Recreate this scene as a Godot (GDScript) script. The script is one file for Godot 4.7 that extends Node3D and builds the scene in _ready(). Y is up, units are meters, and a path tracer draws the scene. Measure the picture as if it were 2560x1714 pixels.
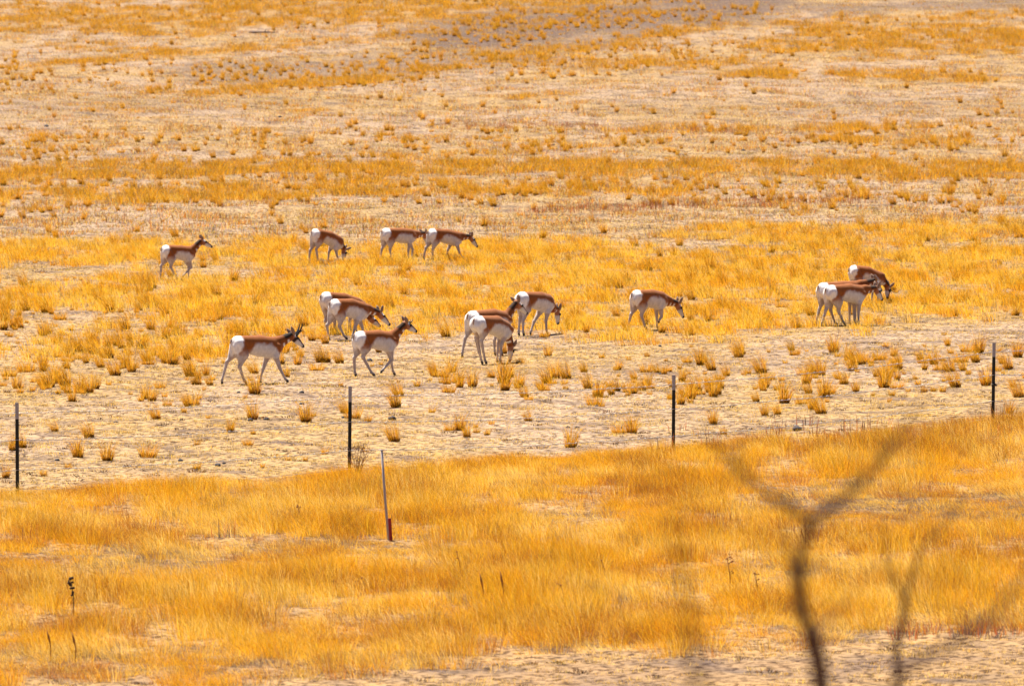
extends Node3D
# Pronghorns grazing on a dry golden range behind a wire fence, seen through a long lens.

const FOCAL := 20000.0        # focal length in pixels of the 2560 x 1714 photograph
const EYE := 7.7              # metres of the lens above the pasture
const PITCH := 0.046816       # radians the lens looks down
const VIEW := 1.0931          # overview pixels to photograph pixels

var cam_basis := Basis(Vector3.RIGHT, -PITCH)
var rng := RandomNumberGenerator.new()
var n_low := FastNoiseLite.new()
var n_mid := FastNoiseLite.new()
var n_fine := FastNoiseLite.new()
var M := {}
var used := {}
var jobs := []

# ------------------------------------------------------------------ helpers
func numbered(called: String) -> String:
	var k: int = used.get(called, 0)
	used[called] = k + 1
	return called if k == 0 else "%s_%03d" % [called, k]

func tag(o: Node, label: String, category: String, group := "", kind := "") -> void:
	if label: o.set_meta("label", label)
	if category: o.set_meta("category", category)
	if group: o.set_meta("group", group)
	if kind: o.set_meta("kind", kind)

func base(called: String, at: Vector3) -> Node3D:
	var o := Node3D.new()
	o.name = numbered(called)
	add_child(o)
	o.position = at
	return o

func part(called: String, mesh: Mesh, mat: Material, parent: Node) -> MeshInstance3D:
	var o := MeshInstance3D.new()
	o.name = called if parent != self else numbered(called)
	o.mesh = mesh
	o.material_override = mat
	parent.add_child(o, true)
	return o

func mat(called: String, c: Color, rough := 0.85, vertex := false) -> StandardMaterial3D:
	var m := StandardMaterial3D.new()
	m.resource_name = called
	m.albedo_color = c.linear_to_srgb()
	m.roughness = rough
	m.vertex_color_use_as_albedo = vertex
	m.cull_mode = BaseMaterial3D.CULL_DISABLED
	M[called] = m
	return m

func ray(px: float, py: float) -> Vector3:
	var r := cam_basis * Vector3((px - 1280.0) / FOCAL, -(py - 857.0) / FOCAL, -1.0)
	return r / -r.z

func point_at(px: float, py: float, d: float) -> Vector3:
	return Vector3(0, EYE, 0) + ray(px, py) * d

func height(x: float, z: float) -> float:
	var d := -z
	var h := 0.0
	if d < 84.0:
		h += 5.9 * pow(clampf(1.0 - d / 84.0, 0.0, 1.15), 1.3)
	if d > 220.0:
		var u := minf(d, 620.0) - 220.0
		h += 0.000112 * u * u
		if d > 620.0: h += (d - 620.0) * 0.03
		h += 0.018 * clampf(x, -120.0, 120.0) * smoothstep(250.0, 420.0, d)
	var k := smoothstep(84.0, 130.0, d)
	h += n_low.get_noise_2d(x * 1.2, z * 0.9) * (0.05 + 0.12 * k)
	h += n_mid.get_noise_2d(x, z) * (0.03 + 0.00012 * maxf(d - 150.0, 0.0))
	return h

func pix_ground(px: float, py: float) -> Vector3:
	var r := ray(px, py)
	var prev := 20.0
	var d := 20.0
	while d < 900.0:
		var y := EYE + r.y * d
		if y <= height(r.x * d, -d): break
		prev = d
		d += 4.0
	for i in 14:
		var m := (prev + d) * 0.5
		if EYE + r.y * m <= height(r.x * m, -m): d = m
		else: prev = m
	return Vector3(r.x * d, height(r.x * d, -d), -d)

func on_ground(x: float, z: float) -> Vector3:
	return Vector3(x, height(x, z), z)

# a tapered tube through points with radii, capped
func add_tube(st: SurfaceTool, pts: Array, radii: Array, sides := 8, color := Color.WHITE) -> void:
	var rings := []
	for i in pts.size():
		var t: Vector3 = (pts[mini(i + 1, pts.size() - 1)] - pts[maxi(i - 1, 0)]).normalized()
		var side := t.cross(Vector3(0.13, 0.21, 0.97)).normalized()
		var other := t.cross(side)
		var ring := []
		for k in sides:
			var a := TAU * k / sides
			ring.append(pts[i] + (side * cos(a) + other * sin(a)) * radii[i])
		rings.append(ring)
	st.set_color(color)
	for i in rings.size() - 1:
		for k in sides:
			var q := (k + 1) % sides
			for v in [rings[i][k], rings[i + 1][q], rings[i + 1][k], rings[i][k], rings[i][q], rings[i + 1][q]]:
				st.add_vertex(v)
	for e in [0, rings.size() - 1]:
		for k in sides:
			var q := (k + 1) % sides
			if e == 0:
				st.add_vertex(pts[e]); st.add_vertex(rings[e][q]); st.add_vertex(rings[e][k])
			else:
				st.add_vertex(pts[e]); st.add_vertex(rings[e][k]); st.add_vertex(rings[e][q])

func begin() -> SurfaceTool:
	var st := SurfaceTool.new()
	st.begin(Mesh.PRIMITIVE_TRIANGLES)
	st.set_smooth_group(0)
	return st

func done(st: SurfaceTool) -> ArrayMesh:
	st.index()
	st.generate_normals()
	return st.commit()

func tube(pts: Array, radii: Array, sides := 8, color := Color.WHITE) -> ArrayMesh:
	var st := begin()
	add_tube(st, pts, radii, sides, color)
	return done(st)

# ------------------------------------------------------------------ ground cover map
var gold_bands := []
var grey_bands := []
var tuft_bands := []
var red_bands := []

func make_band(x1: float, y1: float, x2: float, y2: float, th: float, s: float) -> Array:
	x1 *= VIEW; y1 *= VIEW; x2 *= VIEW; y2 *= VIEW; th *= VIEW
	var a := pix_ground(x1, y1)
	var b := pix_ground(x2, y2)
	var ta := absf(pix_ground(x1, y1 - th).z - pix_ground(x1, y1 + th).z) * 0.5
	var tb := absf(pix_ground(x2, y2 - th).z - pix_ground(x2, y2 + th).z) * 0.5
	return [a.x, -a.z, b.x, -b.z, ta, tb, s]

func band_value(bands: Array, x: float, d: float) -> float:
	var best := 0.0
	var wob := n_mid.get_noise_2d(x * 2.3 + 50.0, d * 0.8) * 0.55 + n_low.get_noise_2d(x * 3.0, d + 300.0) * 0.35
	for b: Array in bands:
		var span: float = maxf(b[2] - b[0], 0.1)
		var t: float = (x - b[0]) / span
		if t < -0.25 or t > 1.25: continue
		var tc := clampf(t, 0.0, 1.0)
		var dc: float = lerpf(b[1], b[3], tc)
		var th: float = lerpf(b[4], b[5], tc)
		var q: float = absf(d - dc) / th + maxf(absf(t - 0.5) - 0.5, 0.0) * 3.0 + wob
		if q > 1.2: continue
		best = maxf(best, b[6] * (1.0 - smoothstep(0.35, 1.2, q)))
	return best

# the four maps, sampled once on a grid of ground cells
const CELL_X := 0.5
const CELL_D := 0.7
var baked := {}

func bake(bands: Array) -> PackedFloat32Array:
	var f := PackedFloat32Array()
	for j in 660:
		for i in 180:
			f.append(band_value(bands, (i - 90) * CELL_X, 70.0 + j * CELL_D))
	return f

func cover(which: String, x: float, d: float) -> float:
	var u := x / CELL_X + 90.0
	var v := (d - 70.0) / CELL_D
	var i := int(u)
	var j := int(v)
	if i < 0 or j < 0 or i > 178 or j > 658: return 0.0
	var f: PackedFloat32Array = baked[which]
	var at := j * 180 + i
	return lerpf(lerpf(f[at], f[at + 1], u - i), lerpf(f[at + 180], f[at + 181], u - i), v - j)

func fence_depth(x: float) -> float:
	return 124.8 + 1.145 * x

func verge_depth(x: float) -> float:
	return 88.2 + 0.75 * x + n_mid.get_noise_2d(x * 4.0, 7.0) * 1.5

# ------------------------------------------------------------------ grass
# one clump: every blade is a bent strip; c is a list of [weight, colour]
func clump(sd: int, n: int, spread: float, h0: float, h1: float, lean: Vector2, flare: float, width: float, c: Array, skew := 0.8) -> ArrayMesh:
	var r := RandomNumberGenerator.new()
	r.seed = sd
	var v := PackedVector3Array()
	var nn := PackedVector3Array()
	var cc := PackedColorArray()
	var ix := PackedInt32Array()
	var total := 0.0
	for e: Array in c: total += e[0]
	for i in n:
		var a := r.randf() * TAU
		var rad := spread * sqrt(r.randf())
		var root := Vector3(cos(a) * rad, -0.01, sin(a) * rad)
		var h := lerpf(h0, h1, pow(r.randf(), skew))
		var out := Vector3(cos(a), 0, sin(a)) * flare * (0.3 + rad / maxf(spread, 0.001)) * r.randf_range(0.4, 1.0)
		var bend := out + Vector3(lean.x, 0, lean.y) * r.randf_range(0.5, 1.3) + Vector3(r.randf_range(-0.12, 0.12), 0, r.randf_range(-0.12, 0.12))
		var mid := root + (Vector3.UP + bend * 0.55) * h * 0.55
		var tip := root + (Vector3.UP * (1.0 - 0.22 * bend.length_squared()) + bend * 1.15) * h
		tip.y = maxf(tip.y, 0.015)
		var f := r.randf() * TAU
		var side := Vector3(cos(f), 0, sin(f)) * width * r.randf_range(0.6, 1.3)
		var w := r.randf() * total
		var col := Color.WHITE
		for e: Array in c:
			w -= e[0]
			if w <= 0.0:
				col = e[1]
				break
		var g := r.randf_range(0.6, 1.3)
		col = Color(col.r * g, col.g * g * r.randf_range(0.93, 1.07), col.b * g)
		var at := v.size()
		var nrm := side.cross(tip - root).normalized()
		if nrm.y < 0.0: nrm = -nrm
		nrm = (nrm + Vector3.UP * 0.8).normalized()
		for p: Vector3 in [root - side, root + side, mid - side * 0.8, mid + side * 0.8, tip]:
			v.append(p)
			nn.append(nrm)
			cc.append(col)
		for k: int in [0, 1, 2, 1, 3, 2, 2, 3, 4]: ix.append(at + k)
	var arr := []
	arr.resize(Mesh.ARRAY_MAX)
	arr[Mesh.ARRAY_VERTEX] = v
	arr[Mesh.ARRAY_NORMAL] = nn
	arr[Mesh.ARRAY_COLOR] = cc
	arr[Mesh.ARRAY_INDEX] = ix
	var m := ArrayMesh.new()
	m.add_surface_from_arrays(Mesh.PRIMITIVE_TRIANGLES, arr)
	return m

func scatter(called: String, mesh: Mesh, material: Material, where: Array, tint: Array, label: String, category: String) -> void:
	if where.is_empty(): return
	var mm := MultiMesh.new()
	mm.transform_format = MultiMesh.TRANSFORM_3D
	mm.use_colors = true
	mm.mesh = mesh
	mm.instance_count = where.size()
	for i in where.size():
		mm.set_instance_transform(i, where[i])
		mm.set_instance_color(i, tint[i])
	var o := MultiMeshInstance3D.new()
	o.name = numbered(called)
	o.multimesh = mm
	o.material_override = material
	add_child(o)
	tag(o, label, category, "", "stuff")

func place(x: float, z: float, turn: float, s: float, sy := 1.0) -> Transform3D:
	return Transform3D(Basis(Vector3.UP, turn).scaled_local(Vector3(s, s * sy, s)), on_ground(x, z))

func tone(lo := 0.82, hi := 1.18, warm := 0.0) -> Color:
	var g := rng.randf_range(lo, hi)
	return Color(g, g * (1.0 + warm * rng.randf_range(-1.0, 1.0)), g * (1.0 + 2.0 * warm * rng.randf_range(-1.0, 1.0)))

# which kind of grass takes root here: a draw between kinds whose shares differ from stand to stand
func draw(shares: Array) -> int:
	var total := 0.0
	for w: float in shares: total += w
	var q := rng.randf() * total
	for i in shares.size():
		q -= shares[i]
		if q <= 0.0: return i
	return 0

# ------------------------------------------------------------------ pronghorns
const CELL := 0.0155
const SHARP := 130.0

# bones: [a, ra, b, rb, how many times the side axis is stretched, tag]
func bone_distance(b: Array, p: Vector3) -> float:
	var s: float = b[4]
	var a := Vector3(b[0].x, b[0].y, b[0].z * s)
	var ab := Vector3(b[2].x, b[2].y, b[2].z * s) - a
	var q := Vector3(p.x, p.y, p.z * s) - a
	var t := clampf(q.dot(ab) / maxf(ab.length_squared(), 1e-8), 0.0, 1.0)
	return (q - ab * t).length() - lerpf(b[1], b[3], t)

func body_arrays(bones: Array, paint: Callable) -> Array:
	var lo := Vector3.ONE * 1e9
	var hi := -lo
	for b: Array in bones:
		for e in [[b[0], b[1]], [b[2], b[3]]]:
			lo = lo.min(e[0] - Vector3.ONE * (e[1] + 0.06))
			hi = hi.max(e[0] + Vector3.ONE * (e[1] + 0.06))
	var nx := int(ceil((hi.x - lo.x) / CELL)) + 1
	var ny := int(ceil((hi.y - lo.y) / CELL)) + 1
	var nz := int(ceil((hi.z - lo.z) / CELL)) + 1
	var sx := 1
	var sy := nx
	var sz := nx * ny
	var f := PackedFloat32Array()
	f.resize(nx * ny * nz)
	for b: Array in bones:
		var r := maxf(b[1], b[3]) + 0.036
		var s: float = b[4]
		var rz := r / s + 0.012
		var p0: Vector3 = b[0].min(b[2]) - Vector3(r, r, rz) - lo
		var p1: Vector3 = b[0].max(b[2]) + Vector3(r, r, rz) - lo
		var a := Vector3(b[0].x, b[0].y, b[0].z * s)
		var ab := Vector3(b[2].x, b[2].y, b[2].z * s) - a
		var inv := 1.0 / maxf(ab.length_squared(), 1e-8)
		var ra: float = b[1]
		var dr: float = b[3] - b[1]
		var ix0 := maxi(0, int(p0.x / CELL))
		var ix1 := mini(nx - 1, int(p1.x / CELL) + 1)
		var iy0 := maxi(0, int(p0.y / CELL))
		var iy1 := mini(ny - 1, int(p1.y / CELL) + 1)
		for k in range(maxi(0, int(p0.z / CELL)), mini(nz - 1, int(p1.z / CELL) + 1) + 1):
			var qz := (lo.z + k * CELL) * s - a.z
			for j in range(iy0, iy1 + 1):
				var qy := lo.y + j * CELL - a.y
				var qyz := qy * ab.y + qz * ab.z
				var at := k * sz + j * sy
				for i in range(ix0, ix1 + 1):
					var qx := lo.x + i * CELL - a.x
					var t := clampf((qx * ab.x + qyz) * inv, 0.0, 1.0)
					var d := Vector3(qx - ab.x * t, qy - ab.y * t, qz - ab.z * t).length() - ra - dr * t
					if d < 0.036: f[at + i] += exp(-SHARP * d)
	# surface nets
	var verts := PackedVector3Array()
	var index := PackedInt32Array()
	var cell_vertex := {}
	var get_vertex := func(i: int, j: int, k: int) -> int:
		var key := k * sz + j * sy + i
		if cell_vertex.has(key): return cell_vertex[key]
		var sum := Vector3.ZERO
		var n := 0
		for e: Array in [[0, 0, 0, 0], [0, 0, 1, 0], [0, 1, 0, 0], [0, 1, 1, 0], [0, 0, 0, 1], [0, 0, 1, 1], [1, 0, 0, 1], [1, 0, 1, 1], [0, 0, 0, 2], [0, 1, 0, 2], [1, 0, 0, 2], [1, 1, 0, 2]]:
			var o: Vector3i
			if e[3] == 0: o = Vector3i(0, e[1], e[2])
			elif e[3] == 1: o = Vector3i(e[0], 0, e[2])
			else: o = Vector3i(e[0], e[1], 0)
			var c0 := key + o.x + o.y * sy + o.z * sz
			var step: int = [1, sy, sz][e[3]]
			var f0 := f[c0]
			var f1 := f[c0 + step]
			if (f0 > 1.0) == (f1 > 1.0): continue
			var l0 := log(maxf(f0, 1e-3))
			var l1 := log(maxf(f1, 1e-3))
			var t := clampf(l0 / (l0 - l1), 0.02, 0.98)
			var p := Vector3(o)
			p[e[3]] += t
			sum += p
			n += 1
		sum = sum / maxf(n, 1)
		verts.append(lo + (Vector3(i, j, k) + sum) * CELL)
		cell_vertex[key] = verts.size() - 1
		return verts.size() - 1
	for k in range(1, nz - 1):
		for j in range(1, ny - 1):
			var at := k * sz + j * sy
			for i in range(1, nx - 1):
				var inside := f[at + i] > 1.0
				if (f[at + i + 1] > 1.0) != inside:
					var a: int = get_vertex.call(i, j - 1, k - 1)
					var b: int = get_vertex.call(i, j, k - 1)
					var c: int = get_vertex.call(i, j, k)
					var d: int = get_vertex.call(i, j - 1, k)
					index.append_array([a, c, b, a, d, c] if inside else [a, b, c, a, c, d])
				if (f[at + i + sy] > 1.0) != inside:
					var a: int = get_vertex.call(i - 1, j, k - 1)
					var b: int = get_vertex.call(i - 1, j, k)
					var c: int = get_vertex.call(i, j, k)
					var d: int = get_vertex.call(i, j, k - 1)
					index.append_array([a, c, b, a, d, c] if inside else [a, b, c, a, c, d])
				if (f[at + i + sz] > 1.0) != inside:
					var a: int = get_vertex.call(i - 1, j - 1, k)
					var b: int = get_vertex.call(i, j - 1, k)
					var c: int = get_vertex.call(i, j, k)
					var d: int = get_vertex.call(i - 1, j, k)
					index.append_array([a, c, b, a, d, c] if inside else [a, b, c, a, c, d])
	var normals := PackedVector3Array()
	normals.resize(verts.size())
	for t in range(0, index.size(), 3):
		var a := verts[index[t]]
		var nrm := (verts[index[t + 2]] - a).cross(verts[index[t + 1]] - a)
		for q in 3: normals[index[t + q]] += nrm
	var colors := PackedColorArray()
	colors.resize(verts.size())
	for i in verts.size():
		normals[i] = normals[i].normalized()
		colors[i] = paint.call(verts[i], normals[i])
	var arr := []
	arr.resize(Mesh.ARRAY_MAX)
	arr[Mesh.ARRAY_VERTEX] = verts
	arr[Mesh.ARRAY_NORMAL] = normals
	arr[Mesh.ARRAY_COLOR] = colors
	arr[Mesh.ARRAY_INDEX] = index
	return arr

func ellipsoid(c: Vector3, r: Vector3, color := Color.WHITE) -> ArrayMesh:
	var st := begin()
	st.set_color(color)
	var p := func(i: int, j: int) -> Vector3:
		var a := TAU * i / 10.0
		var b := PI * (j / 6.0 - 0.5)
		return c + Vector3(cos(a) * cos(b), sin(b), sin(a) * cos(b)) * r
	for j in 6:
		for i in 10:
			for v: Vector3 in [p.call(i, j), p.call(i + 1, j + 1), p.call(i, j + 1), p.call(i, j), p.call(i + 1, j), p.call(i + 1, j + 1)]:
				st.add_vertex(v)
	return done(st)

# a = pixel joints of one animal, in the photograph
func pronghorn(a: Dictionary) -> void:
	var yaw: float = deg_to_rad(a.yaw + 8.0)
	var cy := cos(yaw)
	var sn := sin(yaw)
	var foot_y := 0.0
	for leg: Array in [a.hn, a.hf, a.fn, a.ff]:
		foot_y = maxf(foot_y, leg[3])
	var cx: float = (a.hip[0] + a.withers[0]) * 0.5
	var g := pix_ground(cx, a.get("stand", foot_y - 2.0))
	var d0 := -g.z
	var root := base("pronghorn", g)
	root.rotation.y = yaw
	# photograph pixel and side offset -> the animal's own axes (x forward, y up, z to its right)
	var at := func(px: float, py: float, w: float) -> Vector3:
		var d := d0
		var u := 0.0
		for i in 4:
			var p := point_at(px, py, d)
			u = (p.x - g.x - w * sn) / cy
			d = d0 + u * sn - w * cy
		var q := point_at(px, py, d)
		return Vector3(u, q.y - g.y, w)
	var grounded := func(v: Vector3) -> Vector3:
		var x := g.x + v.x * cy + v.z * sn
		var z := g.z - v.x * sn + v.z * cy
		return Vector3(v.x, height(x, z) - g.y + 0.012, v.z)
	# trunk
	var hip_top: Vector3 = at.call(a.hip[0], a.hip[1], 0.0)
	var mid_top: Vector3 = at.call(a.mid[0], a.mid[1], 0.0)
	var wit_top: Vector3 = at.call(a.withers[0], a.withers[1], 0.0)
	var rump: Vector3 = at.call(a.rump[0], a.rump[1], 0.0)
	var front: Vector3 = at.call(a.chest[0], a.chest[1], 0.0)
	var belly: Vector3 = at.call(a.belly[0], a.belly[1], 0.0)
	var t0 := Vector3(rump.x + 0.14, hip_top.y - 0.15, 0)
	var rm := clampf((mid_top.y - belly.y) * 0.52, 0.165, 0.205)
	var t1 := Vector3(mid_top.x, mid_top.y - rm, 0)
	var t2 := Vector3(wit_top.x - 0.03, wit_top.y - 0.205, 0)
	var t3 := Vector3(front.x - 0.11, minf(front.y + 0.02, wit_top.y - 0.2), 0)
	var nb: Vector3 = at.call(a.neck[0], a.neck[1], a.get("neck_w", 0.0) * 0.3)
	var poll: Vector3 = at.call(a.poll[0], a.poll[1], a.get("neck_w", 0.0))
	var nose: Vector3 = at.call(a.nose[0], a.nose[1], a.get("neck_w", 0.0) + a.get("nose_w", 0.0))
	var thick := 1.12 if a.get("buck", false) else 1.0
	var bones := [
		[t0, 0.142, t1, rm - 0.006, 1.25, "trunk"],
		[t1, rm - 0.006, t2, 0.198, 1.36, "trunk"],
		[t2, 0.19, t3, 0.125, 1.33, "trunk"],
		[t2 + Vector3(0.02, 0.06, 0), 0.13, nb, 0.108 * thick, 1.25, "neck0"],
		[t3, 0.115, nb, 0.10 * thick, 1.3, "neck0"],
		[nb, 0.104 * thick, poll + (nb - poll).normalized() * 0.03, 0.07 * thick, 1.15, "neck"],
		[poll, 0.068, poll.lerp(nose, 0.5), 0.057, 1.15, "head"],
		[poll.lerp(nose, 0.45), 0.056, nose.lerp(poll, 0.1), 0.036, 1.12, "head"],
		[poll.lerp(nose, 0.15) + Vector3(-0.01, -0.03, 0), 0.045, poll.lerp(nose, 0.5) + Vector3(-0.012, -0.014, 0), 0.036, 1.2, "head"],
	]
	var hoofs := []
	for e: Array in [[a.hn, 1.0, 0.0], [a.hf, -1.0, 0.0]]:
		var w: float = e[1]
		var leg: Array = e[0]
		var hock: Vector3 = at.call(leg[0], leg[1], 0.075 * w)
		var hoof: Vector3 = at.call(leg[2], leg[3], 0.07 * w)
		if leg.size() < 5: hoof = grounded.call(hoof)
		var hj := Vector3(t0.x + 0.0, t0.y - 0.01, 0.06 * w)
		var stifle := Vector3(lerpf(hj.x, hock.x, 0.45) + 0.095, lerpf(hj.y, hock.y, 0.5) + 0.01, 0.088 * w)
		var fet := hoof + (hock - hoof).normalized() * 0.075 + Vector3(-0.012, 0, 0)
		bones.append_array([[hj, 0.115, stifle, 0.084, 1.0, "thigh"], [hj + Vector3(-0.05, -0.05, 0), 0.085, stifle.lerp(hock, 0.45) + Vector3(-0.035, 0, 0), 0.05, 1.0, "thigh"], [stifle, 0.08, hock, 0.032, 1.0, "leg"], [hock, 0.034, fet, 0.022, 1.0, "leg"], [fet, 0.025, hoof + Vector3(0.01, 0.03, 0), 0.022, 1.0, "pastern"]])
		hoofs.append([hoof, fet])
	for e: Array in [[a.fn, 1.0], [a.ff, -1.0]]:
		var w: float = e[1]
		var leg: Array = e[0]
		var knee: Vector3 = at.call(leg[0], leg[1], 0.068 * w)
		var hoof: Vector3 = at.call(leg[2], leg[3], 0.06 * w)
		if leg.size() < 5: hoof = grounded.call(hoof)
		var sh := Vector3(t3.x - 0.02, lerpf(t3.y, t2.y, 0.4), 0.06 * w)
		var elbow := Vector3(lerpf(t3.x - 0.10, knee.x, 0.35), lerpf(t3.y, knee.y, 0.42), 0.078 * w)
		var fet := hoof + (knee - hoof).normalized() * 0.07 + Vector3(-0.012, 0, 0)
		bones.append_array([[sh, 0.1, elbow, 0.064, 1.0, "shoulder"], [elbow, 0.06, knee, 0.030, 1.0, "leg"], [knee, 0.031, fet, 0.021, 1.0, "leg"], [fet, 0.024, hoof + Vector3(0.01, 0.03, 0), 0.021, 1.0, "pastern"]])
		hoofs.append([hoof, fet])
	# coat
	var len_t := front.x - rump.x
	var tan_c: Color = a.get("tan", Color(0.29, 0.088, 0.018))
	var white := Color(0.80, 0.78, 0.78)
	var pale := Color(0.54, 0.485, 0.46)
	var black := Color(0.022, 0.015, 0.012)
	var buck: bool = a.get("buck", false)
	var mane := 0.97 if buck else 0.9
	var neck_dir := (poll - nb).normalized()
	var neck_up := (Vector3(0, 1, 0) - neck_dir * neck_dir.y).normalized()
	if neck_dir.y > 0.2: neck_up = (Vector3(-1, 0.6, 0) - neck_dir * neck_dir.dot(Vector3(-1, 0.6, 0))).normalized()
	elif neck_dir.y < -0.5: neck_up = (Vector3(1, 0.5, 0) - neck_dir * neck_dir.dot(Vector3(1, 0.5, 0))).normalized()
	var head_dir := (nose - poll).normalized()
	var head_up := (Vector3(0.6, 1, 0) - head_dir * head_dir.dot(Vector3(0.6, 1, 0))).normalized()
	var head_side := head_dir.cross(head_up).normalized()
	var paint := func(p: Vector3, nrm: Vector3) -> Color:
		var best := 1e9
		var which := ""
		for b: Array in bones:
			var dd := bone_distance(b, p)
			if dd < best:
				best = dd
				which = b[5]
		var jit := n_fine.get_noise_3d(p.x * 160.0 + g.x * 40.0, p.y * 160.0, p.z * 160.0)
		var shade_n := 1.0 + 0.2 * n_fine.get_noise_3d(p.x * 320.0, p.y * 90.0 + g.x * 9.0, p.z * 320.0)
		var col := pale
		if which in ["trunk", "thigh", "shoulder", "neck0"]:
			var t := (p.x - rump.x) / len_t
			var back := 0.0
			if t < 0.5: back = lerpf(hip_top.y, mid_top.y, clampf((t - 0.2) / 0.3, 0.0, 1.0))
			else: back = lerpf(mid_top.y, wit_top.y, clampf((t - 0.5) / 0.35, 0.0, 1.0))
			var s := (back - p.y) / 0.37     # 0 at the back, 1 at the belly
			# how far down the tan reaches
			var reach := 0.43
			reach = lerpf(reach, 0.92, 1.0 - smoothstep(0.30, 0.46, t))
			reach = lerpf(reach, 0.72 if not buck else 0.92, smoothstep(0.74, 0.95, t))
			if which == "neck0": reach = 1.3
			var soft := lerpf(0.12, 0.26, 1.0 - smoothstep(0.3, 0.45, t))
			var brown := 1.0 - smoothstep(reach - soft, reach + soft, s + jit * 0.09)
			var low := pale.lerp(white, 0.45 * smoothstep(0.28, 0.42, t))
			col = low.lerp(tan_c, brown)
			var edge := 0.195 + 0.03 * jit - 0.09 * smoothstep(0.3, 1.0, s)
			var patch := (1.0 - smoothstep(edge - 0.025, edge + 0.025, t)) * (1.0 - smoothstep(0.85, 1.15, s + 0.2 * jit))
			if which in ["trunk", "thigh"]: col = col.lerp(white, patch)
		elif which == "leg":
			col = pale.lerp(tan_c, 0.16 + 0.25 * jit)
		elif which == "pastern":
			col = pale * 0.7
		elif which == "neck":
			var t := clampf((p - nb).dot(neck_dir) / (poll - nb).length(), 0.0, 1.0)
			var up := (p - nb.lerp(poll, t)).normalized().dot(neck_up)
			col = tan_c * 0.8
			var ring := smoothstep(0.10, 0.14, t) * (1.0 - smoothstep(0.24, 0.28, t)) + smoothstep(0.48, 0.52, t) * (1.0 - smoothstep(0.64, 0.68, t))
			col = col.lerp(white * 0.95, clampf(ring, 0.0, 1.0) * smoothstep(0.15, 0.5, -up + jit * 0.2))
			col = col.lerp(black, mane * smoothstep(0.0, 0.3, up + jit * 0.15) * smoothstep(0.35, 0.5, t))
		elif which == "head":
			var t := (p - poll).dot(head_dir) / (nose - poll).length()
			var off := p - poll.lerp(nose, clampf(t, 0.0, 1.0))
			var up := off.normalized().dot(head_up)
			col = tan_c.lerp(white, 0.08)
			col = col.lerp(white * 0.75, smoothstep(0.30, 0.42, t + jit * 0.05) * (1.0 - smoothstep(0.15, 0.5, up)))
			col = col.lerp(white, smoothstep(0.25, 0.5, up) * smoothstep(-0.1, 0.02, t) * (1.0 - smoothstep(0.2, 0.28, t)))
			col = col.lerp(tan_c * (0.2 if buck else 0.45), smoothstep(0.2, 0.55, up) * smoothstep(0.30, 0.42, t))
			col = col.lerp(black, smoothstep(0.80, 0.86, t + up * 0.06))
			if buck: col = col.lerp(black, 0.95 * (1.0 - smoothstep(0.03, 0.05, Vector2(t - 0.24, (off.dot(head_up) + 0.045) / 0.7).length() - 0.06)))
		return Color(col.r * shade_n, col.g * shade_n, col.b * shade_n)
	jobs.append({bones = bones, paint = paint, node = part("body", ArrayMesh.new(), M.coat, root)})
	# ears, eyes, horns
	for e: Array in a.ears:
		var w: float = e[2]
		var b0 := poll + head_dir * 0.015 + head_side * w * 0.045 + head_up * 0.03
		var tip: Vector3 = at.call(e[0], e[1], a.get("neck_w", 0.0) + w * 0.075)
		tip = b0 + (tip - b0).normalized() * clampf((tip - b0).length() * 1.2, 0.165, 0.20)
		var st := begin()
		add_tube(st, [b0, b0.lerp(tip, 0.2), b0.lerp(tip, 0.5), b0.lerp(tip, 0.8), tip], [0.02, 0.030, 0.035, 0.024, 0.003], 8, Color(0.27, 0.17, 0.12))
		part("ear", done(st), M.coat, root)
	for w: float in [-1.0, 1.0]:
		part("eye", ellipsoid(poll.lerp(nose, 0.32) + head_side * w * 0.046 + head_up * 0.028, Vector3.ONE * 0.030), M.eye, root)
	for e: Array in a.get("horns", []):
		var w: float = e[2]
		var b0 := poll.lerp(nose, 0.2) + head_side * w * 0.03 + head_up * 0.035
		var tip: Vector3 = at.call(e[0], e[1], a.get("neck_w", 0.0) + w * (0.09 if buck else 0.05))
		var hl := (tip - b0).length()
		if not buck: tip = b0 + (tip - b0).normalized() * clampf(hl, 0.10, 0.13)
		var st := begin()
		if buck:
			var fwd := head_dir * 0.6 + Vector3(0.4, 0, 0)
			add_tube(st, [b0, b0.lerp(tip, 0.25) + fwd * 0.012, b0.lerp(tip, 0.55) + fwd * 0.03, b0.lerp(tip, 0.85) + fwd * 0.025, tip], [0.026, 0.024, 0.018, 0.011, 0.003], 8)
			add_tube(st, [b0.lerp(tip, 0.3), b0.lerp(tip, 0.38) + Vector3(0.05, -0.002, 0.01 * w), b0.lerp(tip, 0.45) + Vector3(0.08, 0.015, 0.012 * w)], [0.018, 0.012, 0.003], 6)
		else:
			add_tube(st, [b0, b0.lerp(tip, 0.5), tip], [0.017, 0.014, 0.004], 6)
		part("horn", done(st), M.horn, root)
	for h: Array in hoofs:
		var p: Vector3 = h[0]
		var up: Vector3 = (h[1] - p).normalized()
		part("hoof", tube([p + Vector3(0.012, -0.008, 0), p + Vector3(0.006, 0.012, 0), p + up * 0.045], [0.026, 0.024, 0.019], 8), M.horn, root)
	var tail_top: Vector3 = Vector3(t0.x - 0.095, hip_top.y - 0.065, 0)
	part("tail", tube([tail_top, tail_top + Vector3(-0.035, -0.03, 0.004), tail_top + Vector3(-0.042, -0.085, 0.004), tail_top + Vector3(-0.03, -0.14, 0.0)], [0.02, 0.024, 0.02, 0.006], 8, Color(0.36, 0.25, 0.2)), M.coat, root)
	landmarks[a.mark] = g
	tag(root, a.label, "antelope", "pronghorn herd grazing on the dry range")

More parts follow.
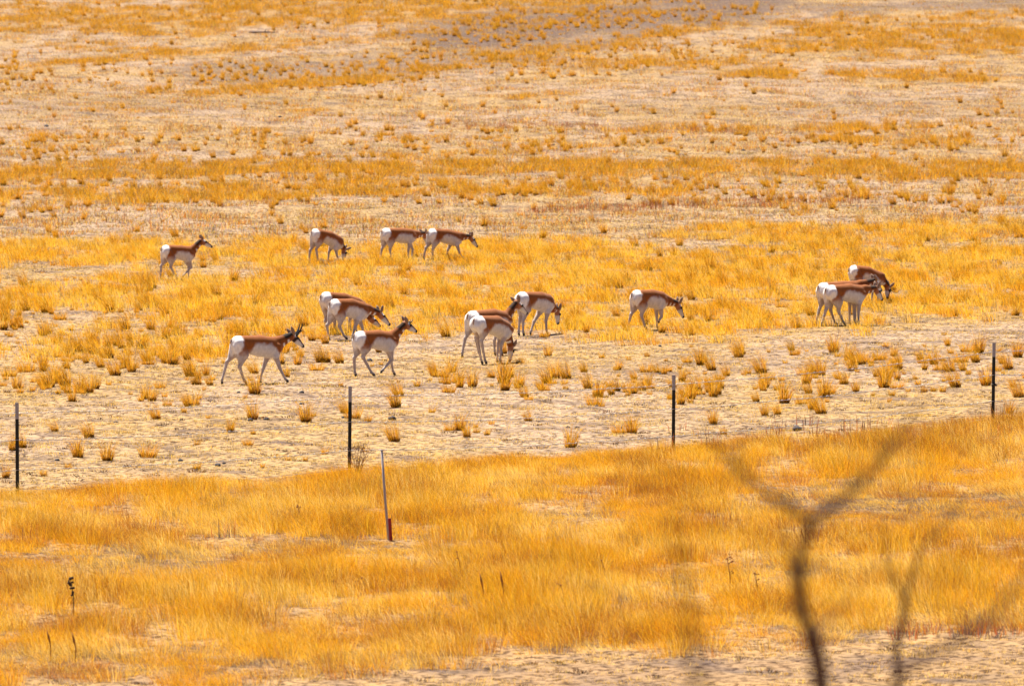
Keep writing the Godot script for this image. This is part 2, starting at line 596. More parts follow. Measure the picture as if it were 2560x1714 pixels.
# ------------------------------------------------------------------ terrain
func ground_color(x: float, d: float) -> Color:
	var straw := Color(0.43, 0.30, 0.152)
	var bare := Color(0.43, 0.318, 0.218)
	var grey := Color(0.175, 0.125, 0.10)
	var a := n_low.get_noise_2d(x * 5.0 + 900.0, d * 2.0) * 0.5 + 0.5
	var c := straw.lerp(bare, smoothstep(0.3, 0.7, a))
	var gold := cover("gold", x, d)
	if d < fence_depth(x) and d > 80.0: gold = 0.8
	c = c.lerp(Color(0.40, 0.235, 0.075), gold * 0.75)
	c = c.lerp(grey, cover("grey", x, d) * (0.45 if d < fence_depth(x) and d > 80.0 else 1.0))
	var st := n_mid.get_noise_2d(x * 6.0, d * 5.0 + 77.0)
	c = c.lerp(grey, 0.6 * smoothstep(0.04, 0.36, st) + 0.45 * smoothstep(0.1, 0.4, n_fine.get_noise_2d(x * 30.0, d * 16.0)))
	return c

func make_ground() -> void:
	var xs := PackedFloat32Array()
	var ds := PackedFloat32Array()
	var x := -17.0
	while x <= 17.0:
		xs.append(x); x += 0.24
	var st := 0.5
	while x < 900.0:
		xs.append(x); xs.append(-x)
		x += st
		st = minf(st * (1.02 if x < 45.0 else 1.25), 120.0)
	xs.append(900.0); xs.append(-900.0)
	xs.sort()
	var d := -60.0
	while d < 1600.0:
		ds.append(d)
		if d < 10.0: d += 8.0
		elif d < 80.0: d += 2.0
		elif d < 250.0: d += 0.3
		elif d < 520.0: d += 0.9
		else: d += 30.0
	var nx := xs.size()
	var v := PackedVector3Array()
	var nn := PackedVector3Array()
	var cc := PackedColorArray()
	var ix := PackedInt32Array()
	for dd in ds:
		for xx in xs:
			var fine := 0.0
			if dd > 78.0 and dd < 330.0 and absf(xx) < 30.0:
				fine = n_fine.get_noise_2d(xx * 45.0, dd * 45.0) * 0.022 + n_fine.get_noise_2d(xx * 12.0, dd * 12.0) * 0.025
			v.append(Vector3(xx, height(xx, -dd) + fine, -dd))
			cc.append(ground_color(xx, dd) if dd > 60.0 and absf(xx) < 90.0 and dd < 620.0 else Color(0.42, 0.30, 0.165))
	nn.resize(v.size())
	for j in ds.size() - 1:
		for i in nx - 1:
			var a := j * nx + i
			ix.append_array([a, a + nx, a + 1, a + 1, a + nx, a + nx + 1])
	for t in range(0, ix.size(), 3):
		var p := v[ix[t]]
		var nrm := (v[ix[t + 2]] - p).cross(v[ix[t + 1]] - p)
		for q in 3: nn[ix[t + q]] += nrm
	for i in nn.size(): nn[i] = nn[i].normalized()
	var arr := []
	arr.resize(Mesh.ARRAY_MAX)
	arr[Mesh.ARRAY_VERTEX] = v
	arr[Mesh.ARRAY_NORMAL] = nn
	arr[Mesh.ARRAY_COLOR] = cc
	arr[Mesh.ARRAY_INDEX] = ix
	var m := ArrayMesh.new()
	m.add_surface_from_arrays(Mesh.PRIMITIVE_TRIANGLES, arr)
	var o := part("ground", m, M.soil, self)
	o.set_meta("kind", "structure")

func noise_texture(size: int, freq: float, sd: int, ramp: Array) -> NoiseTexture2D:
	var n := FastNoiseLite.new()
	n.seed = sd
	n.frequency = freq
	n.noise_type = FastNoiseLite.TYPE_SIMPLEX_SMOOTH
	n.fractal_octaves = 5
	n.fractal_gain = 0.6
	var t := NoiseTexture2D.new()
	t.width = size
	t.height = size
	t.seamless = true
	t.noise = n
	if ramp:
		var g := Gradient.new()
		g.offsets = PackedFloat32Array(ramp[0])
		g.colors = PackedColorArray(ramp[1])
		t.color_ramp = g
	return t

func make_materials() -> void:
	var soil := mat("soil", Color(1, 1, 1), 0.95, true)
	soil.albedo_texture = noise_texture(1024, 0.012, 5, [[0.0, 0.34, 0.5, 0.75, 1.0], [Color(0.36, 0.32, 0.32), Color(0.58, 0.54, 0.54), Color(0.95, 0.94, 0.93), Color(1, 1, 1), Color(1, 1, 1)]])
	soil.uv1_triplanar = true
	soil.uv1_world_triplanar = true
	soil.uv1_scale = Vector3(0.43, 0.43, 0.43)
	soil.heightmap_enabled = true
	soil.heightmap_texture = noise_texture(1024, 0.02, 6, [])
	soil.heightmap_scale = 1.6
	soil.metallic_specular = 0.2
	for e in [["grass", Color(1, 1, 1)]]:
		var m := mat(e[0], e[1], 0.95, true)
		m.metallic_specular = 0.1
		m.backlight_enabled = true
		m.backlight = Color(1, 1, 1)
	var coat := mat("coat", Color(1, 1, 1), 0.8, true)
	coat.metallic_specular = 0.25
	coat.rim_enabled = true
	coat.rim = 0.3
	coat.rim_tint = 1.0
	mat("horn", Color(0.018, 0.015, 0.015), 0.5)
	mat("eye", Color(0.008, 0.006, 0.006), 0.25)
	mat("post_paint", Color(0.007, 0.010, 0.008), 0.7)
	mat("post_top", Color(0.34, 0.34, 0.38), 0.6)
	var wire := mat("wire", Color(0.55, 0.55, 0.57), 0.45)
	wire.metallic = 0.6
	mat("pole", Color(0.36, 0.34, 0.37), 0.6)
	var red := mat("red_paint", Color(0.42, 0.028, 0.018), 0.7)
	red.albedo_texture = noise_texture(128, 0.06, 9, [[0.0, 0.45, 0.6, 1.0], [Color(0.5, 0.45, 0.45), Color(0.85, 0.8, 0.8), Color(1, 1, 1), Color(1, 1, 1)]])
	red.uv1_triplanar = true
	red.uv1_scale = Vector3(6, 6, 6)
	var bark := mat("bark", Color(0.075, 0.028, 0.016), 0.9)
	bark.albedo_texture = noise_texture(256, 0.03, 11, [[0.0, 0.5, 1.0], [Color(0.6, 0.55, 0.55), Color(0.9, 0.85, 0.85), Color(1, 1, 1)]])
	bark.uv1_triplanar = true
	bark.uv1_scale = Vector3(8, 2, 8)
	mat("weed", Color(0.035, 0.018, 0.014), 0.9)
	mat("stalk", Color(0.30, 0.11, 0.028), 0.9)
	mat("twig", Color(0.22, 0.105, 0.06), 0.9)
	var stone := mat("stone", Color(0.075, 0.066, 0.075), 0.9)
	stone.albedo_texture = noise_texture(128, 0.05, 12, [[0.0, 0.5, 1.0], [Color(0.6, 0.6, 0.6), Color(0.9, 0.9, 0.9), Color(1, 1, 1)]])
	stone.uv1_triplanar = true
	stone.uv1_scale = Vector3(5, 5, 5)
	mat("log", Color(0.17, 0.13, 0.12), 0.95)

# ------------------------------------------------------------------ scene
func _ready() -> void:
	rng.seed = 20240607
	n_low.seed = 3; n_low.frequency = 0.02; n_low.fractal_octaves = 2
	n_mid.seed = 8; n_mid.frequency = 0.09; n_mid.fractal_octaves = 3
	n_fine.seed = 21; n_fine.frequency = 0.06; n_fine.fractal_octaves = 2
	# camera
	var cam := Camera3D.new()
	cam.name = "camera"
	add_child(cam)
	cam.position = Vector3(0, EYE, 0)
	cam.basis = cam_basis
	var lens := CameraAttributesPhysical.new()
	lens.frustum_focal_length = 12.0 * FOCAL / 857.0
	lens.frustum_focus_distance = 140.0
	lens.frustum_near = 0.5
	lens.frustum_far = 4000.0
	lens.exposure_aperture = 6.0
	cam.attributes = lens
	cam.fov = rad_to_deg(2.0 * atan(857.0 / FOCAL))
	cam.near = 0.5
	cam.far = 4000.0
	cam.current = true
	# sky and sun
	var env := Environment.new()
	env.background_mode = Environment.BG_SKY
	var sky_mat := ProceduralSkyMaterial.new()
	sky_mat.sky_top_color = Color(0.36, 0.49, 0.74)
	sky_mat.sky_horizon_color = Color(0.72, 0.80, 0.90)
	sky_mat.ground_bottom_color = Color(0.45, 0.36, 0.25)
	sky_mat.ground_horizon_color = Color(0.6, 0.5, 0.4)
	sky_mat.sun_angle_max = 3.0
	sky_mat.sky_energy_multiplier = 0.56
	var sky := Sky.new()
	sky.sky_material = sky_mat
	env.sky = sky
	env.tonemap_mode = Environment.TONE_MAPPER_LINEAR
	env.tonemap_exposure = 2.4
	env.sdfgi_enabled = true
	env.ssao_enabled = true
	env.ssil_enabled = true
	var we := WorldEnvironment.new()
	we.name = "environment"
	we.environment = env
	add_child(we)
	var sun := DirectionalLight3D.new()
	sun.name = "sun"
	sun.light_energy = 1.6
	sun.light_color = Color(1.0, 0.955, 0.88)
	sun.light_angular_distance = 0.5
	sun.shadow_enabled = true
	add_child(sun)
	# from behind the herd and a little from the left, high
	sun.look_at_from_position(Vector3(-0.42, 1.60, -0.70) * 10.0, Vector3.ZERO)

	make_materials()
	# ground cover bands, in overview pixels: x1, y1, x2, y2, half thickness, strength
	for b: Array in [
		[0, 585, 700, 578, 34, 0.85], [-60, 690, 480, 650, 45, 0.75], [300, 690, 760, 660, 60, 0.8], [-60, 800, 480, 790, 40, 0.5],
		[690, 600, 1350, 575, 38, 0.85], [480, 720, 1400, 690, 66, 0.78], [1250, 650, 2420, 600, 72, 0.95], [1400, 735, 2420, 690, 46, 0.85], [1700, 545, 2420, 530, 24, 0.85],
		[-60, 402, 480, 395, 17, 0.8], [240, 378, 900, 385, 14, 0.6], [850, 388, 2420, 388, 19, 0.9], [-60, 452, 900, 430, 20, 0.55], [820, 432, 1500, 440, 11, 0.65], [950, 360, 1400, 330, 9, 0.3], [1500, 300, 2100, 290, 8, 0.45], [1950, 320, 2200, 330, 12, 0.4],
		[-60, 42, 1250, 15, 40, 0.85], [-60, 165, 560, 112, 10, 0.8], [560, 112, 1150, 62, 9, 0.65], [500, 212, 1170, 138, 14, 0.7], [1170, 127, 1620, 66, 11, 0.85], [1620, 62, 2400, 28, 9, 0.7],
		[1640, 160, 1800, 168, 14, 0.95], [1850, 100, 2420, 80, 38, 0.85], [1960, 170, 2250, 178, 12, 0.95], [200, 255, 300, 255, 6, 0.7],
		[1300, 145, 1700, 150, 16, 0.45], [150, 105, 400, 120, 12, 0.4], [550, 250, 760, 255, 6, 0.4], [1180, 225, 1330, 215, 5, 0.6]]:
		gold_bands.append(make_band(b[0], b[1], b[2], b[3], b[4], b[5]))
	for b: Array in [
		[1060, 78, 1700, 18, 50, 1.0], [500, 165, 1150, 130, 36, 0.6], [1650, 25, 2420, 5, 16, 0.7], [-60, 240, 700, 235, 25, 0.25], [1450, 250, 2300, 240, 22, 0.25],
		[1820, 1165, 2420, 1150, 60, 1.0], [1300, 1190, 1800, 1150, 30, 0.4], [-40, 1290, 560, 1285, 30, 0.75], [560, 1262, 960, 1230, 24, 0.75], [-60, 1530, 520, 1535, 36, 0.85], [1100, 1550, 2420, 1505, 34, 0.7], [-40, 725, 200, 715, 8, 0.6], [1300, 850, 2400, 790, 22, 0.22]]:
		grey_bands.append(make_band(b[0], b[1], b[2], b[3], b[4], b[5]))
	for b: Array in [
		[-60, 790, 560, 800, 75, 1.3], [-60, 880, 480, 890, 40, 0.9], [520, 800, 800, 790, 35, 0.9], [950, 880, 1500, 880, 30, 1.1], [1480, 880, 2420, 830, 52, 1.3],
		[500, 190, 1150, 140, 40, 1.0], [1050, 80, 1650, 30, 40, 1.0], [-60, 330, 2420, 320, 40, 0.45], [-60, 430, 2420, 440, 40, 0.6], [1500, 460, 2100, 455, 20, 0.8], [-60, 170, 800, 175, 40, 0.5], [-60, 740, 520, 720, 60, 0.5], [1250, 140, 1700, 120, 30, 0.9]]:
		tuft_bands.append(make_band(b[0], b[1], b[2], b[3], b[4], b[5]))
	for b: Array in [
		[1290, 483, 1720, 470, 9, 1.0], [1700, 465, 1950, 462, 9, 0.7], [1050, 290, 1320, 288, 5, 0.8], [1450, 300, 1800, 302, 5, 0.5], [2080, 1455, 2420, 1440, 12, 0.9], [1500, 1020, 1900, 1005, 26, 0.8], [1850, 1000, 2420, 985, 36, 0.9], [1600, 1220, 2420, 1260, 40, 0.35], [-40, 1240, 500, 1230, 30, 0.3]]:
		red_bands.append(make_band(b[0], b[1], b[2], b[3], b[4], b[5]))
	baked = {gold = bake(gold_bands), grey = bake(grey_bands), tuft = bake(tuft_bands), red = bake(red_bands)}
	make_ground()
	make_fence()
	make_markers()
	make_herd()
	make_tufts()
	make_grass()
	make_weeds()
	make_stones()
	make_saplings()

# ------------------------------------------------------------------ fence
func make_fence() -> void:
	# post: pixel x, depth, pixel y of its top
	var posts := []
	for e: Array in [[41.0, 116.5, 1006.0], [872.0, 121.9, 965.0], [1683.0, 127.7, 937.0], [2483.0, 134.0, 856.0]]:
		var top := point_at(e[0], e[2], e[1])
		posts.append([on_ground(top.x, top.z), top])
	var root := base("wire_fence", posts[0][0])
	var off: Vector3 = posts[0][0]
	# one more post past each edge of the view, so that the wires go on
	var before: Vector3 = posts[0][0] * 2.0 - posts[1][0]
	var after: Vector3 = posts[3][0] * 2.0 - posts[2][0]
	posts.push_front([on_ground(before.x, before.z), on_ground(before.x, before.z) + Vector3(0, 1.35, 0)])
	posts.append([on_ground(after.x, after.z), on_ground(after.x, after.z) + Vector3(0, 1.4, 0)])
	for i in posts.size():
		var b: Vector3 = posts[i][0] - off
		var t: Vector3 = posts[i][1] - off
		var len_p := t.y - b.y
		var o := Node3D.new()
		o.name = "post"
		root.add_child(o, true)
		o.position = b
		if i > 0 and i < 5: landmarks[["", "outermost fence post", "fence post by the twiggy bush", "shortest fence post", "fence post with a dark clip"][i]] = posts[i][0]
		o.rotation = Vector3(0.0, 0.6, [0.0, 0.004, -0.012, -0.008, -0.016, 0.0][i])
		# a steel T in plan: flange and stem
		part("shaft", tee(-0.3, len_p - 0.24), M.post_paint, o)
		part("painted_top", tee(len_p - 0.24, len_p), M.post_top, o)
		if i == 4:
			part("clip", tube([Vector3(-0.05, len_p - 0.72, 0.02), Vector3(0.0, len_p - 0.70, 0.034), Vector3(0.055, len_p - 0.72, 0.02)], [0.012, 0.026, 0.012], 8), M.post_paint, o)
	for strand: float in [0.15, 0.55, 0.98, 1.27]:
		var st := begin()
		var pts := []
		var rad := []
		for i in posts.size() - 1:
			var a: Vector3 = posts[i][1] - Vector3(0, strand, 0) - off + Vector3(0, 0, 0.03)
			var b: Vector3 = posts[i + 1][1] - Vector3(0, strand, 0) - off + Vector3(0, 0, 0.03)
			for k in 10:
				var t := k / 10.0
				pts.append(a.lerp(b, t) - Vector3(0, 0.05 * 4.0 * t * (1.0 - t) + 0.006 * sin(k * 2.1 + strand * 9.0), 0))
				rad.append(0.004)
		pts.append(posts[-1][1] - Vector3(0, strand, 0) - off + Vector3(0, 0, 0.03))
		rad.append(0.004)
		add_tube(st, pts, rad, 5)
		if strand < 1.2:      # barbs, about every 13 cm
			for i in pts.size() - 1:
				var seg: Vector3 = pts[i + 1] - pts[i]
				for k in 5:
					var p: Vector3 = pts[i] + seg * (k + 0.5) / 5.0
					add_tube(st, [p + Vector3(0.012, 0.02, 0.008), p - Vector3(0.012, 0.02, 0.008)], [0.002, 0.002], 4)
					add_tube(st, [p + Vector3(0.016, -0.012, 0.012), p - Vector3(0.016, -0.012, 0.012)], [0.002, 0.002], 4)
		part("wire", done(st), M.wire, root)
	tag(root, "barbed wire fence on dark green steel posts with pale tops", "fence")

func tee(y0: float, y1: float) -> ArrayMesh:
	var st := begin()
	var out := PackedVector2Array([Vector2(-0.027, 0.018), Vector2(0.027, 0.018), Vector2(0.027, 0.011), Vector2(0.007, 0.007), Vector2(0.006, -0.03), Vector2(-0.006, -0.03), Vector2(-0.007, 0.007), Vector2(-0.027, 0.011)])
	st.set_smooth_group(-1)
	for i in out.size():
		var a := out[i]
		var b := out[(i + 1) % out.size()]
		for v in [Vector3(a.x, y0, a.y), Vector3(b.x, y0, b.y), Vector3(b.x, y1, b.y), Vector3(a.x, y0, a.y), Vector3(b.x, y1, b.y), Vector3(a.x, y1, a.y)]: st.add_vertex(v)
	for y in [y0, y1]:
		for t: Array in [[0, 1, 2], [0, 2, 7], [7, 2, 3], [7, 3, 6], [6, 3, 4], [6, 4, 5]]:
			for k: int in t: st.add_vertex(Vector3(out[k].x, y, out[k].y))
	st.generate_normals()
	return st.commit()

func make_markers() -> void:
	var foot := pix_ground(972.0, 1352.0)
	var top := point_at(954.0, 1126.0, -foot.z + 0.05)
	var o := base("marker_pole", foot)
	var t := top - foot
	part("pole", tube([-t * 0.2, t * 0.5 + Vector3(-0.006, 0, 0), t], [0.017, 0.0165, 0.016], 10), M.pole, o)
	part("cap", tube([t * 0.997, t + Vector3(0, 0.012, 0)], [0.019, 0.018], 10), M.pole, o)
	tag(o, "thin leaning grey steel pole standing in tall golden grass", "pole")
	foot = pix_ground(977.0, 1354.0)
	top = point_at(973.5, 1295.0, -foot.z)
	low_spots.append(Vector2(foot.x, -foot.z))
	var s := base("survey_stake", foot)
	t = top - foot
	var bx := BoxMesh.new()
	bx.size = Vector3(0.042, t.length() + 0.2, 0.02)
	var b := part("lath", bx, M.red_paint, s)
	b.position = t * 0.5 - t.normalized() * 0.1
	b.rotation.z = atan2(-t.x, t.y)
	b.rotation.y = 0.2
	tag(s, "short red painted stake beside the leaning grey pole", "stake")

# ------------------------------------------------------------------ herd
func make_herd() -> void:
	var herd := [
		{mark = "pronghorn walking apart", label = "pronghorn walking apart from the herd with raised head and no horns", yaw = 14, hip = [423, 610.9], mid = [450.5, 612.6], withers = [471, 614], rump = [401.8, 618.6], chest = [485.5, 637], belly = [450, 648], neck = [481, 624], poll = [503, 602], nose = [530.5, 618],
			hf = [402, 664.7, 401, 701], hn = [425.8, 667, 443, 694], fn = [477, 668, 455, 692.5, 1], ff = [471, 668, 471.5, 694], ears = [[501.4, 588.7, 1], [499, 590, -1]]},
		{mark = "nose-down grazer with forward horn", label = "pronghorn grazing with its nose to the ground, ear and short horn forward", yaw = 24, hip = [799.8, 569.9], mid = [823, 577], withers = [844, 587], rump = [777.4, 580.6], chest = [851, 612], belly = [815, 611], neck = [846, 603], poll = [859.6, 622], nose = [858.5, 657],
			hf = [775, 625.4, 772, 659.6], hn = [790, 623.3, 797.6, 657], ff = [822, 629.7, 820.7, 654], fn = [841, 634, 849, 657], ears = [[873.4, 620, 1], [866, 612, -1]], horns = [[878.8, 641, 1], [876, 638, -1]]},
		{mark = "pronghorn hiding its head", label = "pronghorn with lowered head turned behind the rump of its neighbour", yaw = 24, hip = [977, 568.8], mid = [1002.6, 569], withers = [1026, 570.5], rump = [953.5, 576.3], chest = [1039, 592], belly = [1000, 607], neck = [1040, 586], poll = [1060, 584], nose = [1067.5, 611], nose_w = -0.1, neck_w = -0.05,
			hf = [954.6, 621, 950.3, 650], hn = [974.4, 624, 980, 652], fn = [1020.7, 625.4, 1022, 651], ff = [1031.4, 623.3, 1030.4, 650], ears = [[1052.8, 577, -1], [1064.5, 577, 1]]},
		{mark = "low-headed stepping pronghorn", label = "pronghorn stepping forward, head held low and level over the grass", yaw = 20, hip = [1090, 569.9], mid = [1115.8, 572], withers = [1141, 577], rump = [1068.8, 578.4], chest = [1153, 597], belly = [1118, 608], neck = [1153, 591], poll = [1175.5, 592], nose = [1194, 618.5],
			hf = [1064.5, 619, 1059, 648], hn = [1081.6, 623, 1083.7, 650], ff = [1119, 625, 1117, 648], fn = [1147.8, 629.7, 1160.6, 651], ears = [[1180, 584, 1], [1175, 583, -1]], horns = [[1189, 598, 1], [1186, 596, -1]]},
		{mark = "half hidden white rump", label = "pronghorn mostly hidden behind its grazing neighbour, white rump showing", yaw = 20, hip = [826.4, 727.6], mid = [858, 731.7], withers = [892, 741.9], rump = [800.4, 738.5], chest = [906, 768], belly = [850, 775], neck = [903, 764], poll = [926, 795], nose = [951, 817],
			hf = [813, 802, 816, 838], hn = [836, 802, 842, 838], ff = [874, 802, 874, 835], fn = [888, 802, 893, 836], ears = [[931, 782, 1], [926, 781, -1]]},
		{mark = "grazer before a half hidden one", label = "pronghorn grazing in front of a half hidden one, dark mane on neck", yaw = 20, hip = [844.6, 745.3], mid = [876, 745.3], withers = [903.4, 753], rump = [823, 752], chest = [919, 784], belly = [880, 792], neck = [918, 773], poll = [947, 782], nose = [975, 814],
			hf = [817, 813, 822, 846], hn = [848, 815.4, 866, 850], fn = [887, 817, 881, 848], ff = [905, 817, 912, 846], ears = [[955.5, 768, 1], [944, 770, -1]]},
		{mark = "horned buck", label = "pronghorn buck with tall black pronged horns walking on bare ground", yaw = 18, buck = true, hip = [604.7, 837.6], mid = [647.7, 837], withers = [679.4, 840.5], rump = [576.4, 848], chest = [704.5, 867], belly = [645, 890.5], neck = [696, 856], poll = [729, 838.5], nose = [759.5, 868],
			hf = [567, 903.7, 553.8, 960], hn = [598, 917, 613.7, 960], ff = [656.7, 921.8, 650, 954], fn = [698.6, 919.5, 718, 959.5], ears = [[719, 824, -1], [729, 819, 1]], horns = [[747, 807, -1], [755, 807, 1]]},
		{mark = "trotting pronghorn", label = "pronghorn trotting on bare ground with raised head and short horns", yaw = 20, hip = [912.4, 825.6], mid = [944, 824], withers = [972, 827], rump = [883, 835.8], chest = [994, 850], belly = [950, 872], neck = [986, 838], poll = [1013, 810], nose = [1042, 829.5],
			hf = [885, 894.6, 888.7, 942], hn = [906.8, 892.4, 934.5, 939], fn = [979.5, 899, 952, 931, 1], ff = [977, 900, 985.5, 936], ears = [[1006.4, 793, -1], [1014, 795, 1]], horns = [[1027, 798, -1], [1033, 798, 1]]},
		{mark = "raised-neck pronghorn", label = "pronghorn with raised neck looking ahead, behind a band-necked grazer", yaw = 32, hip = [1199, 774.8], mid = [1232.7, 771], withers = [1257, 775.5], rump = [1167.4, 786.5], chest = [1277, 802], belly = [1235, 822], neck = [1267, 790], poll = [1291, 757], nose = [1319, 786],
			hf = [1163, 845, 1155, 891], hn = [1190, 845, 1200, 890], ff = [1236, 850, 1238, 884], fn = [1252, 850, 1254, 887], ears = [[1280.4, 746, -1], [1297, 742, 1]]},
		{mark = "band-necked grazer", label = "pronghorn grazing muzzle down on bare ground, banded neck and small horns", yaw = 42, hip = [1212, 786.5], mid = [1240, 788], withers = [1262, 799], rump = [1182.8, 800], chest = [1277, 826], belly = [1243, 840], neck = [1267, 832], poll = [1277.5, 864], nose = [1273.5, 905],
			hn = [1203.4, 852.6, 1215, 910], hf = [1193.8, 847, 1205, 905], fn = [1253, 861, 1251, 906], ff = [1246, 856, 1243, 900], ears = [[1290, 851, 1], [1281, 850, -1]], horns = [[1299, 876, 1], [1292, 886, -1]]},
		{mark = "flank-on grazer", label = "pronghorn seen from behind its flank, head down in the golden grass", yaw = 36, hip = [1322, 727], mid = [1350, 728.5], withers = [1368, 733], rump = [1292.8, 739.6], chest = [1382, 764], belly = [1350, 779], neck = [1380, 769], poll = [1392.6, 774], nose = [1395, 811],
			hn = [1307.5, 801, 1309, 838], hf = [1300, 797, 1297, 834], ff = [1335.4, 802.7, 1326, 835], fn = [1364.7, 802.7, 1368, 837], ears = [[1401, 763, 1], [1392, 760, -1]]},
		{mark = "lone pricked-ear grazer", label = "lone pronghorn grazing in golden grass with both ears pricked up", yaw = 24, hip = [1605.4, 723], mid = [1628.6, 722.3], withers = [1652, 726.5], rump = [1578.6, 734], chest = [1667, 752], belly = [1638, 768], neck = [1669, 752], poll = [1692.9, 759], nose = [1709.5, 795],
			hf = [1577.7, 785.7, 1570, 826], hn = [1603.6, 788.4, 1616, 825], ff = [1642, 788, 1645, 823], fn = [1654, 791, 1647, 806, 1], ears = [[1693.8, 745, -1], [1704, 748, 1]]},
		{mark = "black-maned pronghorn", label = "pronghorn with black maned neck standing behind another, rumps overlapping", yaw = 24, hip = [2074.5, 704.8], mid = [2104.8, 701.8], withers = [2134, 701], rump = [2044.8, 716], chest = [2152, 728], belly = [2108, 748], neck = [2151, 712], poll = [2187, 702], nose = [2205, 728],
			hf = [2049.7, 770.8, 2040, 815], hn = [2077, 775, 2092, 811], ff = [2125, 772, 2126, 806], fn = [2138, 772, 2141, 808], ears = [[2188, 690, 1], [2182, 691, -1]]},
		{mark = "pale-faced grazer", label = "pronghorn grazing side by side with another, pale face lowered forward", yaw = 27, hip = [2093.9, 710.9], mid = [2123, 707.8], withers = [2147, 711], rump = [2063.6, 721], chest = [2163, 738], belly = [2128, 757], neck = [2163, 724], poll = [2189.6, 721], nose = [2207, 751],
			hf = [2064.8, 775.7, 2055, 816], hn = [2097.5, 779, 2114.5, 815], ff = [2136, 780, 2138, 813], fn = [2147, 780, 2148, 815], ears = [[2199, 709, 1], [2188, 708, -1]]},
		{mark = "grazer beyond two others", label = "pronghorn grazing beyond two others, neck bent down behind their heads", yaw = 8, hip = [2146, 661.2], mid = [2168, 665], withers = [2193, 675], rump = [2122.4, 671.5], chest = [2207, 698], belly = [2160, 702], neck = [2202, 692], poll = [2220, 716], nose = [2219, 746], stand = 758,
			hf = [2130, 722, 2124, 757], hn = [2144, 722, 2150, 759], ff = [2183, 724, 2181, 756], fn = [2194, 724, 2198, 759], ears = [[2230, 713, 1], [2221, 706, -1]], horns = [[2237, 732, 1], [2233, 737, -1]]},
	]
	for a: Dictionary in herd: pronghorn(a)
	var work := WorkerThreadPool.add_group_task(func(i: int): jobs[i].arrays = body_arrays(jobs[i].bones, jobs[i].paint), jobs.size())
	WorkerThreadPool.wait_for_group_task_completion(work)
	for j: Dictionary in jobs:
		j.node.mesh.add_surface_from_arrays(Mesh.PRIMITIVE_TRIANGLES, j.arrays)

# ------------------------------------------------------------------ tufts
const GOLD := Color(0.74, 0.40, 0.026)
const AMBER := Color(0.68, 0.285, 0.013)
const RUST := Color(0.40, 0.13, 0.015)
const STRAW := Color(0.76, 0.51, 0.15)
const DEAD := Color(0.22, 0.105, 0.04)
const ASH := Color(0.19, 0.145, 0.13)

const ORDER := ["closest", "second closest", "third closest", "fourth closest", "fifth closest", "sixth closest", "seventh closest", "eighth closest", "ninth closest", "tenth closest", "eleventh closest", "twelfth closest", "thirteenth closest", "fourteenth closest", "fifteenth closest", "sixteenth closest", "among those farther out next"]
var landmarks := {}
var low_spots := []      # x and depth of things that stand in trodden-down grass

func nearest(p: Vector3) -> String:
	var best := ""
	var d := 1e9
	for k: String in landmarks:
		var q: float = p.distance_to(landmarks[k])
		if q < d:
			d = q
			best = k
	return best

func reach_to(p: Vector3) -> float:
	return p.distance_to(landmarks[nearest(p)])

